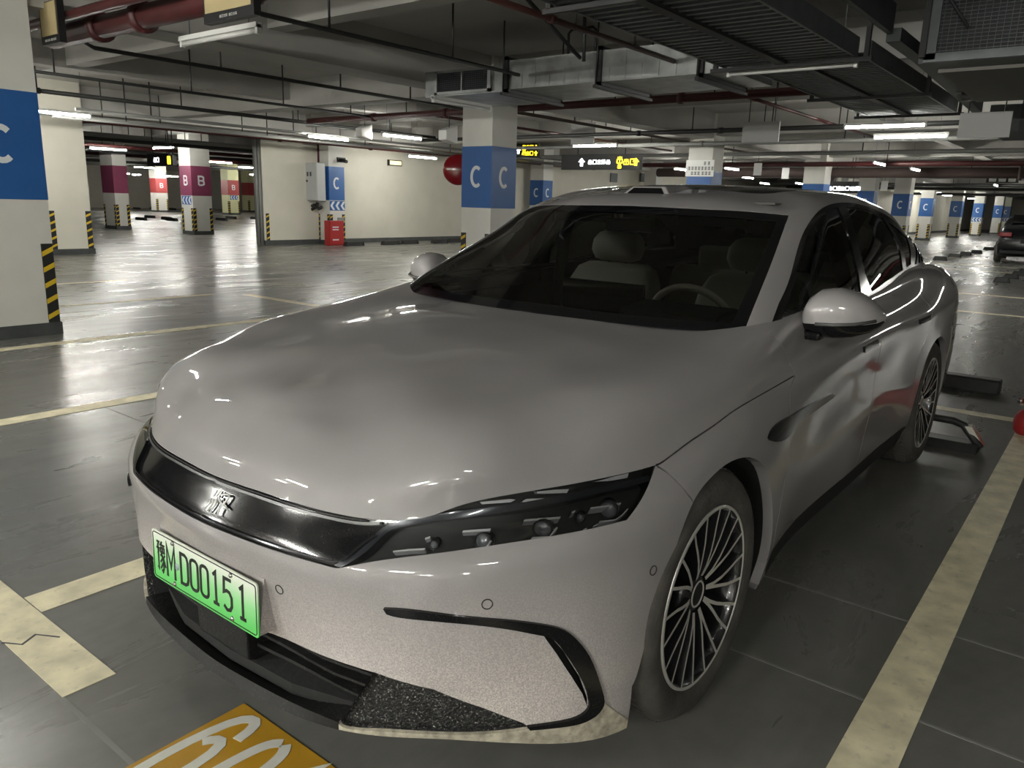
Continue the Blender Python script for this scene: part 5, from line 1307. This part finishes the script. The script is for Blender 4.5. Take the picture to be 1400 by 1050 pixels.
tag(MB().prism([(-5.96, 2.86), (-7.1, 2.86), (-10.8, 2.76), (-10.8, 2.9), (-7.1, 2.97), (-5.96, 2.97)], -.30, -.18, Matrix(((1, 0, 0, 0), (0, 0, 1, 0), (0, 1, 0, 0), (0, 0, 0, 1)))).build('branch_duct', DUCTD), 'sloping dark duct along the right of the farther cable tray', 'duct')
P_(MB().tube([(-8.75, -.1, 2.72), (-8.75, 4, 2.72)], .055, 10).build('drain_pipe', PIPEB, pn))
for i_, (x, y, z) in enumerate(((-5.93, .02, 2.7), (-7.95, -.0, 2.64))):
    P_(MB().box((x-.025, y-.025, z), (x+.025, y+.025, SLAB)).build('hanger_post', FRAMEB, pn))
P_(MB().tube([(-5.9, .0, 3.4), (-5.9, .35, 2.9)], .015, 6).build('brace', FRAMEB, pn))
d2 = tag(MB().box((-12.6, -.1, 2.52), (-10.9, 2.2, 2.86)).build('air_duct', DUCTD), 'short dark duct behind the plenum at the upper right', 'duct')
for y in (.3, 1.1): MB().box((-10.9, y-.03, 2.50), (-10.86, y+.03, SLAB)).build('hanger_post', FRAMEB, d2)
MB().tube([(-10.85, .9, 2.55), (-10.85, 1.9, 3.3)], .03, 6).build('brace', FRAMEB, d2)
# diagonal flange struts above the duct
vb = tag(MB().tube([(-4.6, -3.55, SLAB), (-5.9, -3.50, 2.98)], .022, 6).build('strut', FRAMEB), 'slanted black strut pair above the duct', 'bracket')
MB().tube([(-5.95, -3.5, SLAB), (-5.95, -3.48, 2.95)], .022, 6).build('upright', FRAMEB, vb)
hoop = tag(MB().tube([(-6.6, -4.15, 3.105), (-6.6, -4.15, 3.42), (-6.6, -4.10, 3.46), (-6.6, -3.80, 3.46), (-6.6, -3.75, 3.42), (-6.6, -3.75, 3.105)], .018, 8).build('cable_hoop', PIPEB), 'black hoop of conduit standing on the duct', 'pipe')

# ------------------------------------------------------------------ hanging boards and lit signs
def board(c, w_, h, label, axis='x', m=None, z1=SLAB):
    o = empty('hanging_board', c, 0, label, 'board')
    if axis == 'x': MB().box((-.02, -w_/2, -h/2), (.02, w_/2, h/2)).build('panel', m or mat('board_grey', (.34, .34, .33), rough=.6), o)
    for s_ in (-1, 1): MB().tube([(0, s_*w_*.35, h/2), (0, s_*w_*.35, z1-c[2])], .008, 6).build('hanger', PIPEB, o)
    return o
P = at(797, 182.5, x=-13.4); board((-13.4, float(P[1]), float(P[2])), .62, .46, 'small grey blank board hanging above a lit tube lamp')
P = at(1040, 180.5, x=-11.6); board((-11.6, float(P[1]), float(P[2])), .64, .33, 'grey blank board hanging above the car roof')
P = at(1346, 171, x=-9.6); board((-9.6, float(P[1]), float(P[2])), .56, .30, 'pale grey board hanging at the far right below the plenum')
SIGNB = mat('sign_black', (.010, .010, .011), rough=.4)
WHITE_E = mat('sign_white_lit', (.9, .9, .9), emit=(.9, .95, 1.0), estr=2.2)
YEL_E = mat('sign_yellow_lit', (.9, .7, .05), emit=(1.0, .72, .02), estr=2.0)
def arrow(g, x, y, s_, M, up=True, d=.001):
    g.prism([(x-.5*s_, y), (x, y+.5*s_), (x+.5*s_, y), (x+.2*s_, y), (x+.2*s_, y-.5*s_), (x-.2*s_, y-.5*s_), (x-.2*s_, y)], 0, .003, M)
def han(g, x, y, s_, M, kind=0):
    """small square character built of strokes"""
    t = s_*.13
    sets = (([(-.4, -.4), (-.4, .1)], [(.4, -.4), (.4, .1)], [(-.4, -.4), (.4, -.4)], [(0, -.4), (0, .45)], [(-.28, .1), (-.28, .4)], [(.28, .1), (.28, .4)], [(-.28, .1), (.28, .1)]),
            ([(-.4, -.4), (-.4, .4)], [(.4, -.4), (.4, .4)], [(-.4, .4), (.4, .4)], [(-.4, -.4), (.4, -.4)]),
            ([(-.45, .3), (.45, .3)], [(0, .45), (0, -.45)], [(-.4, 0), (.4, 0)], [(-.45, -.35), (.45, -.35)]),
            ([(-.4, .4), (.4, .4)], [(-.4, .1), (.4, .1)], [(-.4, .4), (-.4, -.45)], [(.1, .1), (.1, -.45)], [(-.2, -.2), (.42, -.2)]))
    for l in sets[kind % 4]: g.ribbon([(x+p*s_, y+q*s_) for p, q in l], t, 0, .003, M)
def sign_box(px0, py0, px1, py1, x, label, items, depth=.12):
    a = at(px0, py0, x=x); b = at(px1, py1, x=x); y0, y1 = float(a[1]), float(b[1]); z1, z0 = float(max(a[2], b[2])), float(min(a[2], b[2]))
    c0 = at((px0+px1)/2, (py0+py1)/2, x=x); hh = abs(at((px0+px1)/2, py0, x=x)[2]-at((px0+px1)/2, py1, x=x)[2])
    W_ = abs(y1-y0); zc_ = float(c0[2]); yc = (y0+y1)/2
    o = empty('direction_sign', (x, yc, zc_), 0, label, 'sign')
    MB().box((-depth, -W_/2, -hh/2), (0, W_/2, hh/2)).build('sign_box', SIGNB, o, bevel=.006)
    for s_ in (-1, 1): MB().tube([(-depth/2, s_*W_*.3, hh/2), (-depth/2, s_*W_*.3, SLAB-zc_)], .012, 6).build('hanger', PIPEB, o)
    M = Matrix(((0, 0, 1, .0005), (1, 0, 0, 0), (0, 1, 0, 0), (0, 0, 0, 1)))
    for kind, u_, s_, yy, m_ in items:
        g = MB(); X = (u_-.5)*W_
        if kind == 'up': arrow(g, X, yy*hh, s_*hh, M)
        elif kind == 'P':
            g.prism(rrect(s_*hh*.8, s_*hh, .02, X, yy*hh), 0, .002, M)
        elif isinstance(kind, str) and kind.startswith('txt'):
            n = int(kind[3:])
            for i in range(n): han(g, X+i*s_*hh*1.12, yy*hh, s_*hh, M, i)
        g.build('sign_glyph', m_, o)
    return o
sign_box(768, 211, 875, 232, -16.6, 'long black direction sign with white arrow and yellow exit block', [('up', .27, .55, 0, WHITE_E), ('txt5', .38, .32, 0, WHITE_E), ('txt1', .75, .5, .12, YEL_E), ('txt1', .75, .3, -.28, YEL_E), ('txt2', .83, .42, 0, YEL_E), ('up', .945, .5, 0, YEL_E)])
sign_box(700, 196, 735, 215, -19.8, 'black sign with two yellow rows behind the two-C pillar', [('txt1', .08, .34, 0, WHITE_E), ('up', .26, .5, 0, WHITE_E), ('txt1', .48, .4, .2, YEL_E), ('txt1', .48, .4, -.22, YEL_E), ('txt2', .62, .32, .22, YEL_E), ('txt2', .62, .32, -.22, YEL_E), ('up', .93, .34, .22, YEL_E), ('up', .93, .34, -.22, YEL_E)])
sign_box(1134, 248, 1172, 264, -27.5, 'long black sign with white lettering just above the rear roofline', [('txt3', .06, .36, -.1, WHITE_E), ('up', .36, .4, -.1, WHITE_E), ('txt4', .48, .36, -.1, WHITE_E), ('txt2', .85, .36, -.1, WHITE_E)])
so = sign_box(200, 210, 233, 227, -9.2, 'black sign with white digits left of the magenta pillar', [('txt2', .36, .42, 0, WHITE_E)])
sign_box(226, 212, 236, 226, -8.9, 'round-ended yellow sign tip touching the magenta pillar', [('P', .5, .8, 0, YEL_E)])
sign_box(1350, 236, 1392, 250, -40, 'row of small blank sign panels at the far right', [('P', .2, .8, 0, HOUS), ('P', .5, .8, 0, HOUS), ('P', .8, .8, 0, HOUS)])
# sign boxes hung on the red main
for (cx_, cy_, w_, h_, nm) in ((67, 31, .38, .36, 'left'), (311, 5, .66, .22, 'right')):
    P = at(cx_, cy_, x=-1.50 if nm == 'left' else -1.73)
    o = empty('hanging_sign', tuple(P), 0, 'beige-backed sign box hung on the red main, %s one' % nm, 'sign')
    MB().box((-.06, -w_/2, -h_/2), (0, w_/2, h_/2)).build('sign_box', SIGNB, o)
    MB().box((0, -w_/2+.03, -h_/2+.07), (.006, w_/2-.03, h_/2-.01)).build('beige_panel', mat('beige_panel', (.36, .29, .15), rough=.6), o)
    g = MB(); M = Matrix(((0, 0, 1, .0005), (1, 0, 0, 0), (0, 1, 0, 0), (0, 0, 0, 1)))
    for i in range(8): han(g, -.10+i*.028+(.012 if i > 3 else 0), -h_/2+.034, .022, M, i)
    g.build('sign_text', mat('sign_text_dim', (.45, .45, .43), rough=.6), o)
    for s_ in (-1, 1): MB().tube([(-.03, s_*w_*.35, h_/2), (-.03, s_*w_*.35, SLAB-P[2])], .01, 6).build('hanger', PIPEB, o)
# yellow-lit emergency sign on the back wall
ys_ = tag(MB().box((-15.85, -17.36, 2.40), (-16.42, -17.28, 2.58)).build('emergency_sign', SIGNB), 'small glowing yellow sign box on the cream back wall', 'sign')
MB().box((-15.89, -17.28, 2.43), (-16.38, -17.27, 2.55)).build('glow_panel', mat('glow_panel', (.8, .75, .35), emit=(1, .92, .45), estr=.55), ys_)
for i, px in enumerate((688, 840, 880)):
    P = at(px, 243, y=-17.3); tag(MB().box((P[0]-.28, -17.36, P[2]-.2), (P[0]+.28, -17.30, P[2]+.2)).build('wall_vent', TRAYM), 'small dark vent high on the back wall, %s' % ('left of the plain C pillar', 'under the long direction sign', 'at the right end of the direction sign')[i], 'vent')
for i, (px, py) in enumerate(((1036, 231.5), (1074, 237), (1155, 248), (1209, 254))):
    P = at(px, py, x=-22.0-i*3); o = tag(MB().box((P[0]-.02, P[1]-.12, P[2]-.18), (P[0]+.02, P[1]+.12, P[2]+.18)).build('bay_tag', HOUS), 'small white hanging tag over the far lane, %s from the left' % ('first', 'second', 'third', 'fourth')[i], 'sign')
    MB().tube([(P[0], P[1], P[2]+.18), (P[0], P[1], SLAB)], .006, 5).build('hanger', PIPEB, o)
# ------------------------------------------------------------------ things at the back wall
eb = empty('electric_box', (-12.98, -17.05, 1.25), 0, 'grey metal electric box on the pillar at the back wall', 'box')
MB().box((0, -.62, 0), (.30, .18, 1.05)).build('cabinet', mat('box_grey', (.45, .46, .46), rough=.45), eb, bevel=.01)
MB().box((.30, -.60, .02), (.315, .16, 1.03)).build('door', mat('box_grey', (.45, .46, .46)), eb, bevel=.004)
MB().box((.315, -.54, .45), (.33, -.50, .62)).build('handle', GUARD, eb)
for y in (-.36, -.22, -.08): MB().box((.315, y-.03, .68), (.325, y+.03, .80)).build('switch', SKIRT, eb)
MB().box((.315, -.30, .52), (.32, -.22, .58)).build('label_plate', SKIRT, eb)
hs = tag(MB().tube([(-12.9, -17.15, 1.19), (-12.88, -17.2, 1.08), (-12.86, -17.35, 1.0), (-12.86, -17.45, 1.08), (-12.86, -17.25, 1.12), (-12.86, -17.05, 1.02), (-12.9, -16.95, 1.08)], .05, 8).build('cable_bundle', RUBB), 'dark coiled cable bundle below the electric box', 'cable')
xb_ = empty('extinguisher_box', (-13.05, -16.62, 0), 0, 'red fire extinguisher box at the foot of the back-wall pillar', 'box')
REDB = mat('box_red', (.36, .018, .018), rough=.4)
MB().box((-.26, -.12, 0), (.26, .12, .70)).build('case', REDB, xb_, bevel=.008); MB().box((-.24, .12, .02), (.24, .13, .68)).build('door', REDB, xb_)
for z in (.50, .43, .14): MB().box((-.06, .13, z), (.16, .134, z+.035)).build('lettering', LETTER, xb_)
cb_ = tag(MB().tube([(-13.55, -16.80, 2.42), (-13.55, -16.60, 2.38)], .05, 10).build('camera_body', GUARD), 'small wall camera under the pillar-top lamp', 'camera'); MB().box((-13.7, -16.86, 2.36), (-13.4, -16.82, 2.5)).build('bracket', GUARD, cb_)
mm_ = tag(MB().box((-13.38, -16.86, .62), (-13.62, -16.84, .78)).build('wall_plate', PIPEG), 'small grey plate on the back-wall pillar above the red box', 'sign')
for i, (px, py, sz) in enumerate(((614, 128, 1), (499, 183, 1))):
    P = at(px if i == 0 else 618, 183.5 if i == 0 else 178, x=-9.0-i*1.2) if i == 0 else at(499, 180, x=-9.8)
    o = tag(MB().prism([(-.18, -.11), (.12, -.16), (.12, .16), (-.18, .06)], -.10, .10, Matrix.Translation(tuple(P)) @ Matrix(((-1, 0, 0, 0), (0, 0, 1, 0), (0, 1, 0, 0), (0, 0, 0, 1)))).build('loudspeaker', HOUS, bevel=.01), 'white horn loudspeaker hung from a pipe, %s' % ('beside the two-C pillar', 'above the electric-box pillar lamps')[i], 'speaker')
    MB().tube([(P[0], P[1], P[2]+.03), (P[0], P[1], SLAB)], .008, 5).build('hanger', PIPEB, o)
# red convex disc behind the big pillar
P = at(626, 232, y=-7.6)
rd_ = empty('round_mirror', tuple(P), 0, 'round red-backed disc half hidden behind the two-C pillar', 'mirror')
M = Vector((.8, .6, 0)).to_track_quat('Z', 'Y').to_matrix().to_4x4()
MB().lathe([(.0001, .08), (.10, .075), (.18, .055), (.24, .02), (.26, -.01), (.25, -.03), (.0001, -.03)], 32, M).build('disc', mat('glossy_red', (.17, .006, .010), rough=.15), rd_)
MB().tube([(0, .0, 0), (0, .3, .02), (0, .62, .02)], .02, 8).build('bracket', PIPEB, rd_)
# ------------------------------------------------------------------ wheel stops
def stop(x, y, L_, axis, label, group=None, h=.10):
    o = empty('wheel_stop', (x, y, 0), 0 if axis == 'x' else PI/2, label, 'wheel stop', group)
    MB().prism([(-.06, 0), (.06, 0), (.035, h), (-.035, h)], -L_/2, L_/2, Matrix(((0, 0, 1, 0), (1, 0, 0, 0), (0, 1, 0, 0), (0, 0, 0, 1)))).build('bar', RUBB, o, bevel=.012)
    for s_ in (-1, 1): MB().prism([(s_*L_/2, 0), (s_*(L_/2+.04), 0), (s_*L_/2, h*.9)], -.07, .07, Matrix(((1, 0, 0, 0), (0, 0, 1, 0), (0, 1, 0, 0), (0, 0, 0, 1)))).build('end_ramp', RUBB, o)
    return o
o = empty('wheel_stop', (-5.35, .55, 0), PI/2, 'long black rubber wheel stop across the bay behind the sedan', 'wheel stop')
MB().prism([(-.11, 0), (.11, 0), (.07, .11), (-.07, .11)], -.62, .52, Matrix(((0, 0, 1, 0), (1, 0, 0, 0), (0, 1, 0, 0), (0, 0, 0, 1)))).build('bar', RUBB, o, bevel=.015)
# steel hoop stop behind the rear wheel
o = empty('wheel_stop', (-3.42, .92, 0), 0, 'black hoop-shaped wheel stop behind the rear wheel', 'wheel stop')
MB().prism([(-.10, 0), (.10, 0), (.06, .05), (-.06, .05)], -.30, .26, Matrix(((1, 0, 0, 0), (0, 0, 1, 0), (0, 1, 0, 0), (0, 0, 0, 1)))).build('foot', RUBB, o)
MB().tube([(.02, -.28, .04), (-.02, -.26, .14), (-.03, -.2, .155), (-.03, .10, .155), (-.02, .16, .14), (.03, .27, .03)], .022, 8).build('hoop', RUBB, o)
MB().box((-.05, -.10, .15), (.0, .0, .175)).build('clip', RUBB, o)
MB().prism([(.17, .145), (.21, .145), (.285, .035), (.25, .035)], -.02, .06, Matrix(((0, 0, -1, 0), (1, 0, 0, 0), (0, 1, 0, 0), (0, 0, 0, 1)))).build('reflector', mat('reflector', (.5, .48, .42), rough=.2, metal=.6), o)
for i, (px, py) in enumerate(((484, 336), (534, 334.5), (560, 333.5), (601, 332.5), (622, 331))):
    P = at(px, py, z=0); stop(float(P[0]), float(P[1]), .62, 'x', 'black rubber wheel stop at the foot of the back wall, %s from the left' % ORD[i], 'wheel stops along the back wall', h=.12)
for i, (px, py) in enumerate(((162, 301), (193, 301), (205, 298), (228, 300), (235, 302), (303, 301.5), (316, 299), (350, 300), (165, 286), (187, 286), (210, 286), (222, 288), (236, 287))):
    P = at(px, py, z=0); stop(float(P[0]), float(P[1]), .85, 'y', 'black rubber wheel stop on the far left floor, %s row, %s from the left' % (('nearer', ORD[i]) if i < 8 else ('farther', ORD[i-8])), 'wheel stops on the far left floor', h=.14)
for i, (px, py) in enumerate(((1285, 356), (1305, 352), (1320, 349), (1335, 346.5))):
    P = at(px, py, z=0); stop(float(P[0]), float(P[1]), .32, 'y', 'small black hump stop beyond the sedan tail, %s from the left' % ORD[i], 'row of hump stops beyond the sedan', h=.13)
for i, (px, py) in enumerate(((1352, 342), (1366, 339))):
    P = at(px, py, z=0); stop(float(P[0]), float(P[1]), .36, 'y', 'small black hump stop leading to the dark car, %s one' % ('left', 'right')[i], 'hump stops before the dark car', h=.13)
for i, (px, py) in enumerate(((1369, 386), (1382, 381), (1393, 377), (1402, 373))):
    P = at(px, py, z=0); stop(float(P[0]), float(P[1]), .24, 'y', 'small hump stop at the right edge, %s from the left' % ORD[i], 'hump stops at the right edge', h=.11)
# red folding post at the right edge
P = at(1401, 594, z=0)
o = empty('parking_post', (float(P[0]), float(P[1]), 0), 0, 'red rounded parking post with chrome knob at the right edge', 'post')
MB().lathe([(.0001, 0), (.05, 0), (.072, .03), (.078, .08), (.070, .13), (.045, .16), (.02, .17), (.018, .20), (.0001, .20)], 24).build('red_base', mat('post_red', (.30, .015, .015), rough=.6), o)
MB().lathe([(.0001, .19), (.035, .195), (.045, .22), (.04, .255), (.0001, .265)], 20).build('red_cap', MATS['post_red'], o)
MB().lathe([(.0001, -.02), (.016, -.014), (.02, 0), (.016, .014), (.0001, .02)], 14, Matrix.Translation((.02, -.055, .222))).build('chrome_knob', CHROME, o)

# ------------------------------------------------------------------ dark car at the right edge
def far_car(loc, rz, label, paint):
    o = empty('car', loc, rz, label, 'car')
    # local: +x = rear end facing the viewer, origin under the rear bumper
    prof = [(-4.5, .35), (-4.55, .62), (-4.4, .80), (-3.4, .95), (-2.6, 1.42), (-1.2, 1.46), (-.45, 1.18), (-.08, 1.05), (0, .80), (.03, .55), (-.04, .20), (-.6, .17), (-4.0, .17)]
    bm = bmesh.new(); rows = []
    for yy, sc, dz in ((-.90, .96, 0), (-.82, 1.0, 0), (-.55, 1.0, .0), (0, 1.01, .015), (.55, 1.0, .0), (.82, 1.0, 0), (.90, .96, 0)):
        row = []
        for x, z in prof:
            y_ = yy*(.78 if z > 1.2 else .93 if z > 1.0 else 1)
            row.append(bm.verts.new(((x+2.2)*sc-2.2-(abs(yy)**3)*.18*(1 if x > -1 else 0), y_, z+dz)))
        rows.append(row)
    n = len(prof)
    for a, b in zip(rows[:-1], rows[1:]):
        for i in range(n): bm.faces.new((a[i], a[(i+1) % n], b[(i+1) % n], b[i]))
    bm.faces.new(rows[0][::-1]); bm.faces.new(rows[-1]); bmesh.ops.recalc_face_normals(bm, faces=bm.faces)
    me = bpy.data.meshes.new('body'); bm.to_mesh(me); bm.free(); me.polygons.foreach_set('use_smooth', [True]*len(me.polygons))
    b_ = link('body', me, paint, o); md = b_.modifiers.new('sub', 'SUBSURF'); md.levels = 1; md.render_levels = 2
    MB().add([(-.47, -.60, 1.20), (-.47, .60, 1.20), (-1.12, .58, 1.44), (-1.12, -.58, 1.44)], [(0, 1, 2, 3)]).build('rear_window', FRIT, o).location = (.03, 0, .015)
    for s_ in (-1, 1):
        MB().box((-.12, s_*.50, .80), (.045, s_*.84, .93)).build('tail_lamp', mat('tail_lamp', (.16, .006, .012), rough=.1), o, bevel=.02)
        for x in (-.95, -3.65):
            M = Matrix.Translation((x, s_*.90, .33)) @ Matrix.Rotation(PI/2*s_, 4, 'X')
            wq = MB().lathe([(.20, -.02), (.30, -.03), (.33, 0), (.33, .16), (.2, .18)], 28, M).build('wheel', RUBBER, o)
            MB().lathe([(.0001, -.01), (.19, -.02), (.2, .0)], 20, M).build('rim', STEEL, wq)
        MB().add([(-.75, s_*.79, 1.02), (-3.1, s_*.80, 1.0), (-2.5, s_*.70, 1.36), (-1.25, s_*.70, 1.37)], [(0, 1, 2, 3)]).build('side_window', FRIT, o)
    MB().box((.02, -.26, .62), (.055, .26, .74)).build('number_plate', BLACKP, o)
    MB().box((-.05, -.75, .30), (.06, .75, .40)).build('bumper', BLACKP, o, bevel=.02)
    return o
DCAR = mat('dark_car_paint', (.004, .004, .006), rough=.25, spec=.3, coat=.4)
far_car((-26.0, -.62, 0), .05, 'glossy dark car parked at the right edge far behind the sedan', DCAR)
c1 = at(300, 285, z=0)
far_car((-30.5, -42.5, 0), -1.1, 'dark car parked beyond the magenta pillar, left one', mat('dark_car_paint2', (.006, .006, .008), rough=.5))
far_car((-34.5, -42.0, 0), -1.1, 'dark car parked beyond the magenta pillar, right one', MATS['dark_car_paint2'])
